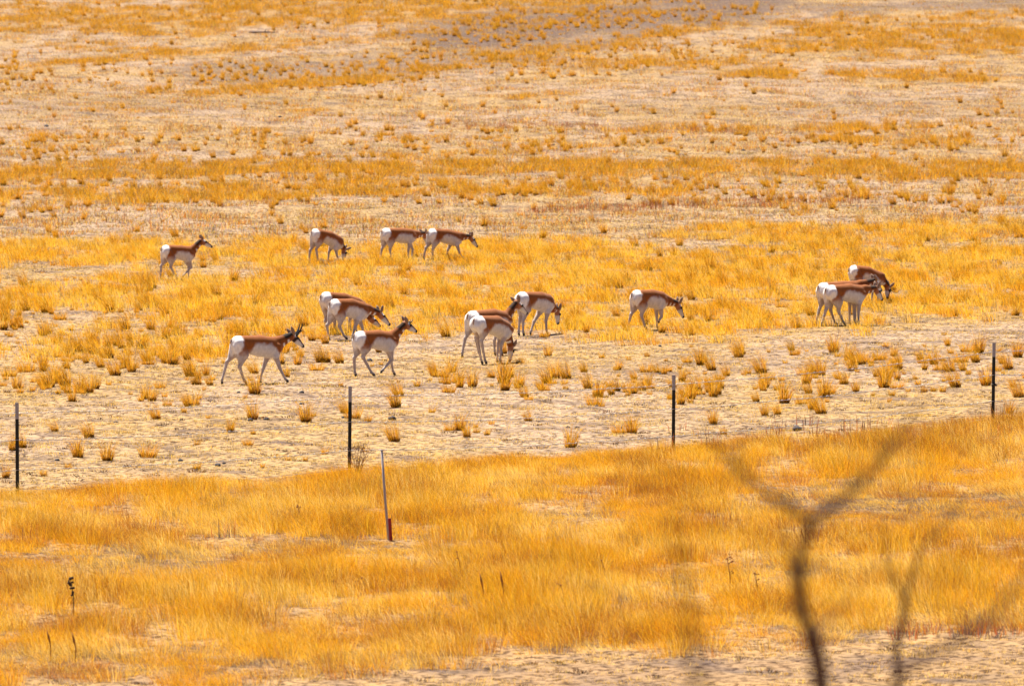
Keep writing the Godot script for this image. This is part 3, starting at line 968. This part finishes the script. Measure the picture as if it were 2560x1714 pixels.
func make_tufts() -> void:
	var kinds := []
	var palette := [[3.5, GOLD], [5.5, AMBER], [1.8, RUST], [0.8, STRAW]]
	# upright, wide, wind-swept, small; each with short dead leaves coloured dark to deepen base shade
	for k: Array in [[300, 0.07, 0.08, 0.42, Vector2(-0.2, 0.0), 0.55], [340, 0.14, 0.06, 0.32, Vector2(-0.2, 0.0), 0.8], [300, 0.08, 0.09, 0.48, Vector2(-0.6, 0.05), 0.5], [160, 0.06, 0.05, 0.21, Vector2(-0.2, 0.0), 0.75]]:
		var m := clump(100 + kinds.size(), k[0], k[1], k[2], k[3], k[4], k[5], 0.0024, palette, 1.9)
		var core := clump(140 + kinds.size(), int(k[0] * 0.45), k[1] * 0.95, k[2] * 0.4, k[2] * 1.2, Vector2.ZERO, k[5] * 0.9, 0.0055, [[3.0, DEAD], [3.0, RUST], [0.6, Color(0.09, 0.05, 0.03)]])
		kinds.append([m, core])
	var looks := ["upright golden grass tuft", "wide spreading grass tuft", "tall windswept grass tuft", "small low grass tuft"]
	var spots := []
	# tufts that stand out, in overview pixels: x, y of the foot, width
	for e: Array in [[330, 912, 34], [165, 918, 34], [45, 898, 26], [112, 885, 50], [148, 882, 52], [338, 1044, 56], [357, 958, 40], [125, 987, 30], [155, 1072, 24], [578, 958, 46], [700, 966, 50], [806, 956, 54], [905, 930, 48], [902, 1010, 50], [1026, 897, 42], [1022, 880, 38], [1068, 1000, 34], [1090, 990, 26], [1114, 994, 24], [1124, 972, 22],
		[1152, 875, 60], [1186, 884, 44], [1200, 908, 36], [1245, 893, 36], [1418, 990, 52], [1446, 990, 48], [1432, 888, 34], [1480, 884, 34], [1570, 908, 42], [1655, 992, 28], [1645, 868, 36], [1742, 852, 52], [1778, 892, 26], [1792, 897, 26], [1845, 878, 42], [1918, 868, 28], [2005, 862, 26], [2052, 868, 28], [1858, 936, 40], [2175, 808, 24], [2215, 805, 50], [2240, 808, 44],
		[48, 1025, 44], [28, 1030, 36], [12, 1092, 34], [475, 957, 16], [420, 942, 22], [450, 1018, 22], [742, 1038, 26], [835, 1036, 22], [455, 912, 16], [642, 832, 36], [680, 834, 32], [746, 828, 40], [776, 830, 40], [366, 888, 34], [400, 832, 34], [300, 850, 40], [60, 850, 60], [20, 860, 50], [205, 785, 40], [1730, 918, 30], [1905, 1005, 18], [1290, 880, 26], [1380, 895, 24], [1560, 870, 34], [2100, 880, 22], [600, 1068, 16], [405, 607, 30], [465, 612, 26], [1020, 770, 40], [1245, 770, 34], [1190, 830, 26], [1376, 818, 22], [1480, 815, 20], [1160, 985, 0]]:
		if e[2] <= 0: continue
		var p := pix_ground(e[0] * VIEW, e[1] * VIEW)
		spots.append([p, e[2] * VIEW * -p.z / FOCAL, true])
	for i in 42000:
		var d := lerpf(108.0, 520.0, pow(rng.randf(), 0.75))
		var x := rng.randf_range(-1.0, 1.0) * (d * 0.072 + 3.0)
		if d < fence_depth(x) + 1.0: continue
		var den := 0.045 + 0.6 * cover("tuft", x, d) + 0.20 * cover("gold", x, d)
		den *= 0.35 + 0.9 * smoothstep(-0.25, 0.35, n_mid.get_noise_2d(x * 3.0, d * 1.2))
		if rng.randf() > den: continue
		var free := true
		for m: String in ["horned buck", "trotting pronghorn", "band-necked grazer"]:
			var q: Vector3 = landmarks[m]
			if absf(x - q.x) < 0.75 and d < -q.z + 0.8 and d > -q.z - 4.0: free = false
		if not free: continue
		spots.append([on_ground(x, -d), lerpf(0.11, 0.42, pow(rng.randf(), 1.3)), false])
	spots.sort_custom(func(a, b): return a[1] / -a[0].z > b[1] / -b[0].z)
	var rest := [[], [], [], []]
	var rest_c := [[], [], [], []]
	var count := 0
	var placed := []
	var proto := []
	for s: Array in spots:
		var p: Vector3 = s[0]
		var d := -p.z
		var w: float = s[1]
		var k := 0
		if w < 0.21: k = 3
		else: k = [0, 0, 1, 2, 2][rng.randi() % 5]
		var natural: float = [0.32, 0.42, 0.34, 0.22][k]
		var sc := w / natural
		var turn := rng.randf_range(-0.5, 0.5) if k == 2 else rng.randf() * TAU
		var seen := absf(p.x) < d * 0.062
		if seen and count < 290 and d < 230.0:
			count += 1
			var o := base("grass_tuft", p)
			o.basis = Basis(Vector3.UP, turn).scaled_local(Vector3(sc, sc * rng.randf_range(0.9, 1.15), sc))
			part("blades", kinds[k][0], M.grass, o)
			part("shade_dead_heart", kinds[k][1], M.grass, o)  # dead leaves whose dark colour also carries the shade at the tuft base
			o.set_meta("look", k)
			placed.append(o)
		else:
			rest[k].append(Transform3D(Basis(Vector3.UP, turn).scaled_local(Vector3.ONE * sc), p))
			rest_c[k].append(tone(0.85, 1.15, 0.06))
	var seen_rank := {}
	placed.sort_custom(func(a, b): return reach_to(a.position) < reach_to(b.position))
	for o: Node3D in placed:
		var look: String = looks[o.get_meta("look")]
		var near := nearest(o.position)
		var key := look + near
		var n: int = seen_rank.get(key, 0)
		seen_rank[key] = n + 1
		o.remove_meta("look")
		tag(o, "%s, %s to the %s" % [look, ORDER[mini(n, ORDER.size() - 1)], near], "grass tuft", look.replace("tuft", "tufts") + " round the " + near)
	for k in 4:
		scatter("bunchgrass", kinds[k][0], M.grass, rest[k], rest_c[k], ["upright", "spreading", "windswept", "small"][k] + " golden bunchgrass dotted thickly over the far range", "grass")
		scatter("bunchgrass_shade_litter", kinds[k][1], M.grass, rest[k], rest_c[k], "dead leaves coloured dark as shade at the feet of " + ["upright", "spreading", "windswept", "small"][k] + " far bunchgrass", "grass")

# ------------------------------------------------------------------ grass masses
func make_grass() -> void:
	var pale := [[4.0, STRAW], [0.8, GOLD], [0.8, ASH]]
	# tall grass between the verge and the fence: five kinds that grow in stands
	var tall := []
	for e: Array in [[40, 0.10, 0.42, -0.25, [[5.0, GOLD], [3.0, AMBER], [0.6, STRAW], [0.6, RUST]]], [40, 0.10, 0.42, -0.5, [[2.0, GOLD], [4.0, AMBER], [1.5, RUST]]], [40, 0.12, 0.44, -0.9, [[4.0, STRAW], [3.0, GOLD]]], [36, 0.10, 0.40, -0.2, [[3.0, RUST], [1.5, AMBER], [1.5, DEAD]]], [34, 0.05, 0.24, -0.3, [[4.0, ASH], [0.8, STRAW], [2.5, DEAD]]]]:
		tall.append(clump(300 + tall.size(), int(e[0] * 1.5), 0.16, e[1] * 0.8, e[2] * 0.9, Vector2(e[3], 0.1), 0.6, 0.0015, e[4], 1.1))
	var w4 := [[], [], [], [], []]
	var c4 := [[], [], [], [], []]
	for i in 70000:
		var x := rng.randf_range(-11.5, 12.5)
		var d := rng.randf_range(78.0, 141.0)
		if absf(x) > d * 0.064 + 2.5: continue
		var fd := fence_depth(x) + n_mid.get_noise_2d(x * 5.0, 3.0) * 1.2
		if d > fd + 0.6: continue
		var vd := verge_depth(x)
		if d < vd: continue
		var grey := cover("grey", x, d)
		var den := 0.5 + 0.5 * smoothstep(0.0, 3.0, d - vd)
		den *= 0.14 + 0.8 * smoothstep(-0.45, 0.35, n_mid.get_noise_2d(x * 4.0, d * 1.6) + 0.7 * n_fine.get_noise_2d(x * 14.0, d * 7.0))
		den = maxf(den, 0.6 * grey)
		if rng.randf() > den * 1.15: continue
		var a := n_mid.get_noise_2d(x * 3.2 + 31.0, d * 1.7 + 11.0) + 0.4 * n_fine.get_noise_2d(x * 16.0, d * 9.0)
		var b := n_mid.get_noise_2d(x * 3.6 + 400.0, d * 1.9)
		var edge := 1.0 - smoothstep(0.5, 3.5, d - vd)
		var k := draw([1.0, 0.15 + 3.0 * smoothstep(0.0, 0.35, a), 0.12 + 1.8 * smoothstep(0.05, 0.4, -a), 0.06 + 3.0 * cover("red", x, d) + 2.4 * smoothstep(0.02, 0.35, b) + 0.5 * edge, 0.08 + 7.0 * grey * grey + 2.2 * smoothstep(0.05, 0.35, -b) + 0.8 * edge])
		var hgt := (0.75 + 0.45 * n_low.get_noise_2d(x * 14.0, d * 6.0) + 0.35 * n_fine.get_noise_2d(x * 18.0 + 70.0, d * 9.0)) * (0.55 + 0.45 * smoothstep(-0.6, 1.5, fd - d)) * (1.0 - 0.55 * grey)
		for q: Vector2 in low_spots:
			if absf(x - q.x) < 0.5 and d < q.y + 0.1 and d > q.y - 4.0: hgt *= 0.3
		w4[k].append(place(x, -d, rng.randf_range(-1.1, 1.1) + (PI if rng.randf() < 0.12 else 0.0), rng.randf_range(0.85, 1.15), clampf(hgt * rng.randf_range(0.7, 1.3), 0.15, 1.35)))
		c4[k].append(tone(0.8, 1.15))
	for k in 5:
		scatter("tall_grass", tall[k], M.grass, w4[k], c4[k], ["tall golden grass in front of the wire fence", "tall amber grass in front of the wire fence", "flattened straw coloured grass in front of the wire fence", "rusty brown grass mixed into the golden stand before the fence", "low grey dead grass between the golden stands before the fence"][k], "grass")
	# golden sward round the herd
	var mid := []
	for e: Array in [[[5.0, GOLD], [2.0, AMBER], [1.0, STRAW]], [[1.5, GOLD], [4.0, AMBER], [2.5, RUST], [0.8, DEAD]], [[4.0, STRAW], [3.0, GOLD], [0.8, ASH]]]:
		mid.append(clump(330 + mid.size(), 34, 0.17, 0.08, 0.32, Vector2(-0.3, 0.0), 0.5, 0.0034, e))
	w4 = [[], [], []]
	c4 = [[], [], []]
	for i in 100000:
		var d := lerpf(140.0, 262.0, rng.randf())
		var x := rng.randf_range(-1.0, 1.0) * (d * 0.066 + 3.0)
		var den := cover("gold", x, d)
		den *= 0.07 + 0.85 * smoothstep(-0.02, 0.45, n_mid.get_noise_2d(x * 5.5, d * 2.6) + 0.6 * n_fine.get_noise_2d(x * 12.0, d * 7.0))
		if rng.randf() > den: continue
		var a := n_mid.get_noise_2d(x * 4.2 + 31.0, d * 2.0 + 11.0)
		var k := draw([1.0, 0.2 + 2.5 * smoothstep(0.0, 0.35, a), 0.2 + 2.5 * smoothstep(0.0, 0.35, -a)])
		w4[k].append(place(x, -d, rng.randf_range(-0.9, 0.9), rng.randf_range(0.8, 1.25), clampf(0.85 + 0.6 * n_mid.get_noise_2d(x * 6.0 + 90.0, d * 4.0), 0.4, 1.4)))
		c4[k].append(tone(0.8, 1.15))
	for k in 3:
		scatter("sward", mid[k], M.grass, w4[k], c4[k], ["knee-high golden grass round the herd", "amber grass among the grazing herd", "straw coloured grass patches about the herd"][k], "grass")
	# grass on the rise behind: thick golden patches, thin brown cover everywhere between
	var far := [clump(350, 54, 0.36, 0.06, 0.27, Vector2(-0.2, 0.0), 0.6, 0.005, [[3.0, GOLD], [4.0, AMBER], [1.5, RUST], [1.5, STRAW], [1.2, ASH]]), clump(351, 30, 0.36, 0.04, 0.20, Vector2(-0.2, 0.0), 0.7, 0.006, [[2.0, AMBER], [3.5, STRAW], [1.5, RUST], [1.5, ASH]])]
	w4 = [[], []]
	c4 = [[], []]
	for i in 120000:
		var d := lerpf(228.0, 520.0, rng.randf())
		var x := rng.randf_range(-1.0, 1.0) * (d * 0.066 + 4.0)
		var speck := n_mid.get_noise_2d(x * 4.0, d * 1.6) + 0.6 * n_fine.get_noise_2d(x * 8.0, d * 4.0)
		var den := cover("gold", x, d) * (0.08 + 0.7 * smoothstep(-0.25, 0.4, speck)) * (1.0 - 0.8 * cover("grey", x, d)) if d > 250.0 else 0.0
		var k := 0
		if rng.randf() > den:
			k = 1
			if rng.randf() > (0.03 + 0.26 * smoothstep(0.0, 0.45, speck)) * (1.0 - 0.7 * cover("grey", x, d)): continue
		w4[k].append(place(x, -d, rng.randf() * TAU, rng.randf_range(0.8, 1.3), rng.randf_range(0.6, 1.3)))
		c4[k].append(tone(0.75, 1.15))
	for k in 2:
		scatter("range_grass", far[k], M.grass, w4[k], c4[k], ["golden grass patches on the rise behind the herd", "thin brown grass cover over the rise behind the herd"][k], "grass")
	var wf := []
	var cf := []
	# short cropped stubble on the bare ground
	var stub := []
	for i in 2:
		stub.append(clump(370 + i, 22, 0.16, 0.015, 0.06, Vector2(-0.6, 0.0), 1.1, 0.0024, pale))
	w4 = [[], []]
	c4 = [[], []]
	for i in 70000:
		var d := lerpf(80.0, 215.0, pow(rng.randf(), 0.8))
		var x := rng.randf_range(-1.0, 1.0) * (d * 0.066 + 1.5)
		if d > verge_depth(x) + 2.0 and d < fence_depth(x) - 1.0 and rng.randf() < 0.6: continue
		if rng.randf() > 0.55 + 0.7 * n_mid.get_noise_2d(x * 8.0, d * 6.0): continue
		w4[i % 2].append(place(x, -d, rng.randf() * TAU, rng.randf_range(0.7, 1.3), rng.randf_range(0.5, 1.3)))
		c4[i % 2].append(tone(0.8, 1.15, 0.04))
	for k in 2:
		scatter("stubble", stub[k], M.grass, w4[k], c4[k], ["pale cropped stubble on bare ground", "short straw litter on bare ground"][k], "grass")
	var stub_far := clump(376, 30, 0.45, 0.02, 0.09, Vector2(-0.2, 0.0), 0.9, 0.006, [[4.0, STRAW], [1.0, GOLD], [1.0, ASH], [0.4, RUST]])
	wf = []
	cf = []
	for i in 42000:
		var d := lerpf(205.0, 520.0, rng.randf())
		var x := rng.randf_range(-1.0, 1.0) * (d * 0.066 + 3.0)
		if rng.randf() > 0.5 + 0.8 * n_mid.get_noise_2d(x * 5.0, d * 3.0): continue
		wf.append(place(x, -d, rng.randf() * TAU, rng.randf_range(0.7, 1.3), rng.randf_range(0.5, 1.4)))
		cf.append(tone(0.75, 1.1, 0.05))
	scatter("stubble", stub_far, M.grass, wf, cf, "thin straw stubble over the far range", "grass")
	# dark scraps of dead leaves and droppings
	var scrap := clump(390, 26, 0.10, 0.015, 0.05, Vector2(-0.2, 0.0), 1.3, 0.006, [[3.0, DEAD], [2.0, ASH], [1.0, Color(0.05, 0.04, 0.04)]])
	wf = []
	cf = []
	for i in 34000:
		var d := lerpf(82.0, 420.0, pow(rng.randf(), 0.9))
		var x := rng.randf_range(-1.0, 1.0) * (d * 0.066 + 1.5)
		if d > verge_depth(x) + 1.0 and d < fence_depth(x): continue
		if rng.randf() > 0.25 + 1.2 * maxf(n_mid.get_noise_2d(x * 7.0 + 60.0, d * 5.0), 0.0): continue
		wf.append(place(x, -d, rng.randf() * TAU, rng.randf_range(0.4, 1.3), rng.randf_range(0.6, 1.3)))
		cf.append(tone(0.6, 1.1, 0.05))
	scatter("litter", scrap, M.grass, wf, cf, "dark scraps of dead leaves on the bare ground", "litter")
	# reddish dead stalks in strips
	var red := clump(380, 14, 0.2, 0.12, 0.32, Vector2(-0.05, 0.0), 0.15, 0.005, [[3.0, Color(0.30, 0.085, 0.035)], [1.5, RUST], [1.0, ASH]])
	wf = []
	cf = []
	for i in 60000:
		var d := rng.randf_range(85.0, 400.0)
		var x := rng.randf_range(-1.0, 1.0) * (d * 0.066 + 1.0)
		var den := cover("red", x, d)
		if rng.randf() > den * (0.8 if d > 150.0 or d < 100.0 else 0.12): continue
		wf.append(place(x, -d, rng.randf() * TAU, rng.randf_range(0.8, 1.2), rng.randf_range(0.5, 1.2) * (0.6 if d < 100.0 else 1.0)))
		cf.append(tone(0.8, 1.2, 0.05))
	scatter("dead_stalks", red, M.grass, wf, cf, "strips of reddish dead stalks", "grass")

# ------------------------------------------------------------------ weeds
func make_weeds() -> void:
	# photograph pixels: x and y of the top, y of the foot, dark heads?, label
	var list := [
		[175, 1446, 1540, 2, "dark dried weed with knobbly seed heads alone in golden grass"],
		[1142, 1379, 1450, 1, "dried weed with three dark seed heads nodding over pale grass"],
		[833, 1450, 1490, 1, "low dried weed with a pair of brown seed heads"],
		[904, 1444, 1490, 1, "short dried weed carrying one brown seed head"],
		[1818, 1396, 1490, 1, "branched dried weed with several round dark seed heads"],
		[1886, 1432, 1500, 1, "small dried weed beside the branched one with round heads"],
		[1402, 1462, 1520, 1, "thin dried weed with two dark buds in bright grass"],
		[1504, 1400, 1450, 1, "single brown weed stem with dark tip in grass"],
		[743, 1262, 1320, 1, "grey dried weed standing just inside the wire fence"],
		[1251, 1430, 1530, 0, "tall rusty stalk with narrow spike in pale grass"],
		[1200, 1436, 1520, 0, "rusty stalk with bent spike next to a taller one"],
		[117, 1578, 1650, 0, "orange brown leaning stalk near the dark weed"],
		[180, 1584, 1660, 0, "thin brown leaning stalk near the orange one"],
	]
	for e: Array in list:
		var foot := pix_ground(e[0] + 8.0, e[2])
		var top := point_at(e[0], e[1], -foot.z)
		var o := base("dried_weed", foot)
		var t := top - foot
		var r := RandomNumberGenerator.new()
		r.seed = int(e[0])
		var mid := t * 0.55 + Vector3(0.02, 0, 0)
		var stem_mat: Material = M.weed if e[3] == 2 else M.stalk
		part("stem", tube([Vector3(0, -0.05, 0), mid, t], [0.007, 0.006, 0.0035], 6), stem_mat, o)
		if e[3] == 0:
			part("seed_spike", tube([mid.lerp(t, 0.1), mid.lerp(t, 0.5), t + Vector3(-0.005, 0.02, 0)], [0.006, 0.014, 0.003], 7), stem_mat, o)
			continue
		var n: int = 12 if e[3] == 2 else {1142: 3, 833: 2, 904: 1, 1818: 7, 1886: 4, 1402: 2, 1504: 1, 743: 4}[int(e[0])]
		for i in n:
			var f := r.randf_range(0.5, 1.0) if i else 1.0
			var b := mid.lerp(t, clampf(f * 2.0 - 1.0, 0.0, 1.0))
			var wide := 0.035 if e[3] == 2 else 0.06
			var tip := b + Vector3(r.randf_range(-wide, wide), r.randf_range(0.0, 0.04), r.randf_range(-wide, wide))
			if i == 0: tip = t
			else: part("twig", tube([b, tip], [0.003, 0.0025], 5), M.weed, o)
			part("seed_head", ellipsoid(tip, Vector3(0.019, 0.017, 0.019) * r.randf_range(0.7, 1.2) * (1.0 if e[3] == 2 else 0.62)), M.weed if e[3] == 2 else M.stalk, o)
		tag(o, e[4], "weed")
	for i in get_child_count():
		var o := get_child(i)
		if o.name.begins_with("dried_weed") and not o.has_meta("label"): pass
	var k := 0
	for o in get_children():
		if o.name.begins_with("dried_weed"):
			tag(o, list[k][4], "weed", "dried weeds in the tall grass")
			k += 1
	# leafless twiggy bush against a fence post
	var p := pix_ground(894.0, 1186.0)
	var b := base("twiggy_bush", p + Vector3(0, 0, 0.25))
	var r := RandomNumberGenerator.new()
	r.seed = 77
	for i in 16:
		var a := r.randf() * TAU
		var out := Vector3(cos(a), 0, sin(a)) * r.randf_range(0.08, 0.26)
		var h := r.randf_range(0.22, 0.5)
		var m := out * 0.4 + Vector3(0, h * 0.55, 0)
		var t := out + Vector3(0, h, 0)
		var st := begin()
		add_tube(st, [Vector3(out.x * 0.1, -0.04, out.z * 0.1), m, t], [0.006, 0.0045, 0.002], 5)
		for q in 3:
			var s := m.lerp(t, r.randf())
			add_tube(st, [s, s + Vector3(r.randf_range(-0.09, 0.09), r.randf_range(0.02, 0.12), r.randf_range(-0.09, 0.09))], [0.0035, 0.0015], 4)
		part("twig", done(st), M.twig, b)
	tag(b, "leafless reddish twiggy bush growing against a fence post", "bush")

# ------------------------------------------------------------------ stones and log
func rock(sd: int) -> ArrayMesh:
	var r := FastNoiseLite.new()
	r.seed = sd
	r.frequency = 1.1
	var st := begin()
	var p := func(i: int, j: int) -> Vector3:
		var a := TAU * (i % 12) / 12.0
		var b := PI * (j / 7.0 - 0.5)
		var v := Vector3(cos(a) * cos(b), sin(b), sin(a) * cos(b))
		return v * (1.0 + 0.45 * r.get_noise_3dv(v)) * Vector3(1.0, 0.62, 0.8)
	for j in 7:
		for i in 12:
			for v: Vector3 in [p.call(i, j), p.call(i + 1, j + 1), p.call(i, j + 1), p.call(i, j), p.call(i + 1, j), p.call(i + 1, j + 1)]:
				st.add_vertex(v)
	return done(st)

func make_stones() -> void:
	var shapes := [rock(1), rock(2), rock(3), rock(4)]
	var all := []
	# overview pixels: x, y, width
	for e: Array in [[265, 967, 12], [572, 962, 16], [610, 960, 16], [786, 956, 12], [897, 959, 22], [1299, 978, 11], [1320, 979, 12], [1824, 983, 26], [635, 1030, 10], [640, 990, 8], [130, 1053, 12], [412, 1054, 14], [512, 1060, 10], [498, 1065, 16], [545, 898, 10], [108, 712, 16], [590, 752, 12], [845, 826, 18], [1384, 776, 10], [1525, 768, 10], [1512, 856, 12], [1740, 862, 10], [1265, 333, 12], [1700, 345, 12], [105, 290, 14], [640, 268, 10], [1280, 840, 8], [1365, 930, 10], [1475, 880, 12], [690, 925, 14], [1905, 1030, 14], [575, 245, 8], [1510, 792, 10], [690, 898, 12], [150, 1072, 8], [2110, 1015, 20]]:
		var p := pix_ground(e[0] * VIEW, e[1] * VIEW)
		var w: float = e[2] * VIEW * -p.z / FOCAL * 0.5
		var o := part("stone", shapes[rng.randi() % 4], M.stone, self)
		o.position = p + Vector3(0, w * 0.15, 0)
		o.scale = Vector3.ONE * w
		o.rotation.y = rng.randf() * TAU
		all.append(o)
	all.sort_custom(func(a, b): return reach_to(a.position) < reach_to(b.position))
	var seen_rank := {}
	for o: Node3D in all:
		var near := nearest(o.position)
		var n: int = seen_rank.get(near, 0)
		seen_rank[near] = n + 1
		tag(o, "dark stone on the ground, %s stone to the %s" % [ORDER[mini(n, ORDER.size() - 1)], near], "stone", "dark stones scattered over the range")
	var a := pix_ground(622.0, 84.0)
	var b := pix_ground(688.0, 80.0)
	b = on_ground(b.x, a.z + 0.3)
	var lg := base("fallen_log", a)
	var t := b - a
	part("trunk", tube([Vector3(0, 0.08, 0), t * 0.3 + Vector3(0, 0.07, 0.03), t * 0.7 + Vector3(0, 0.07, -0.02), t + Vector3(0, 0.05, 0)], [0.05, 0.055, 0.045, 0.03], 9), M.log, lg)
	part("stub", tube([t * 0.6 + Vector3(0, 0.1, 0), t * 0.68 + Vector3(0, 0.26, 0.02)], [0.02, 0.012], 6), M.log, lg)
	tag(lg, "weathered grey log lying on the far slope", "log")

# ------------------------------------------------------------------ saplings near the lens
func limb(called: String, pix: Array, d: float, parent: Node3D, deeper := 0.0) -> void:
	var pts := []
	var rad := []
	for i in pix.size():
		var e: Array = pix[i]
		pts.append(point_at(e[0], e[1], d + deeper * i) - parent.position)
		rad.append(e[2] * d / FOCAL * 0.5)
	# smooth the path
	var p2 := []
	var r2 := []
	for i in pts.size() - 1:
		var a: Vector3 = pts[maxi(i - 1, 0)]
		var z: Vector3 = pts[mini(i + 2, pts.size() - 1)]
		for k in 4:
			var t := k / 4.0
			p2.append(pts[i].cubic_interpolate(pts[i + 1], a, z, t))
			r2.append(lerpf(rad[i], rad[i + 1], t))
	p2.append(pts[-1])
	r2.append(rad[-1])
	part(called, tube(p2, r2, 10), M.bark, parent)

func sapling(px: float, d: float, label: String) -> Node3D:
	var r := ray(px, 1714.0)
	var o := base("bare_sapling", on_ground(r.x * d, -d))
	tag(o, label, "sapling", "leafless saplings beside the road")
	return o

func ground_pix(d: float, o: Node3D) -> float:
	# pixel row of the foot of a sapling, for the lowest joint of its trunk
	var p := o.position - Vector3(0, EYE, 0)
	var q := cam_basis.inverse() * p
	return 857.0 - q.y / -q.z * FOCAL + 60.0

func make_saplings() -> void:
	var o := sapling(2060.0, 17.5, "leafless dark sapling forking wide into two thick arms")
	limb("trunk", [[2080, ground_pix(17.5, o), 53], [2062, 2000, 48], [2052, 1700, 43], [2034, 1610, 45], [2026, 1575, 37], [2008, 1530, 32], [1995, 1452, 34], [2000, 1415, 26], [2016, 1350, 24], [2022, 1285, 24]], 17.5, o)
	limb("branch", [[2020, 1296, 22], [1960, 1262, 19], [1880, 1200, 17], [1800, 1125, 11], [1740, 1050, 6]], 17.5, o, -0.12)
	limb("branch", [[2022, 1300, 23], [2090, 1258, 22], [2180, 1180, 19], [2250, 1085, 12], [2320, 985, 6]], 17.5, o, -0.12)
	limb("branch", [[2000, 1470, 19], [1978, 1420, 14], [1968, 1370, 10], [1962, 1300, 4]], 17.5, o, -0.1)
	limb("branch", [[2036, 1600, 19], [2060, 1560, 13], [2120, 1500, 7], [2160, 1440, 4]], 17.5, o, 0.1)
	limb("twig", [[2016, 1420, 10], [1990, 1390, 7], [1950, 1330, 4]], 17.5, o, -0.1)
	limb("twig", [[2180, 1180, 9], [2200, 1120, 6], [2195, 1060, 3]], 17.5, o, -0.1)
	limb("twig", [[1880, 1200, 9], [1850, 1210, 6], [1800, 1190, 3]], 17.5, o, -0.1)
	limb("twig", [[2018, 1360, 9], [2050, 1310, 6], [2110, 1290, 3]], 17.5, o, -0.1)
	for e: Array in [[1990, 1275, 1930, 1180], [2120, 1235, 2140, 1130], [2215, 1130, 2290, 1110], [1840, 1160, 1838, 1080], [2000, 1440, 2060, 1390], [2030, 1590, 1975, 1520], [2020, 1560, 1950, 1500], [2040, 1620, 2110, 1560]]:
		limb("twig", [[e[0], e[1], 9], [(e[0] + e[2]) * 0.5 + 8, (e[1] + e[3]) * 0.5, 7], [e[2], e[3], 3]], 17.5, o, -0.15)
	o = sapling(2252.0, 22.0, "slender grey leafless sapling forking into thin upright stems")
	limb("trunk", [[2262, ground_pix(22.0, o), 27], [2252, 2000, 26], [2246, 1714, 21], [2242, 1610, 19], [2262, 1540, 18], [2262, 1490, 16]], 22.0, o)
	limb("branch", [[2262, 1495, 12], [2235, 1450, 10], [2216, 1390, 8], [2205, 1300, 4]], 22.0, o, -0.1)
	limb("branch", [[2262, 1495, 13], [2288, 1420, 12], [2305, 1370, 10], [2370, 1305, 6], [2420, 1230, 4]], 22.0, o, -0.1)
	o = sapling(2240.0, 15.5, "leafless sapling with one long arm slanting away from its foot")
	limb("trunk", [[2150, ground_pix(15.5, o), 32], [2190, 2000, 27], [2240, 1714, 22], [2300, 1650, 22], [2400, 1602, 20]], 15.5, o)
	limb("branch", [[2395, 1604, 17], [2480, 1540, 16], [2560, 1440, 13], [2640, 1330, 7]], 15.5, o)
	limb("twig", [[2400, 1602, 10], [2412, 1560, 7], [2405, 1500, 4]], 15.5, o)
	o = sapling(1750.0, 11.5, "thin leafless sapling stem standing alone at the roadside")
	limb("trunk", [[1780, ground_pix(11.5, o), 32], [1765, 2000, 27], [1742, 1714, 21], [1728, 1600, 19], [1718, 1480, 16], [1700, 1380, 11], [1672, 1290, 5]], 11.5, o)
	limb("twig", [[1716, 1500, 10], [1690, 1450, 6], [1672, 1400, 3]], 11.5, o)
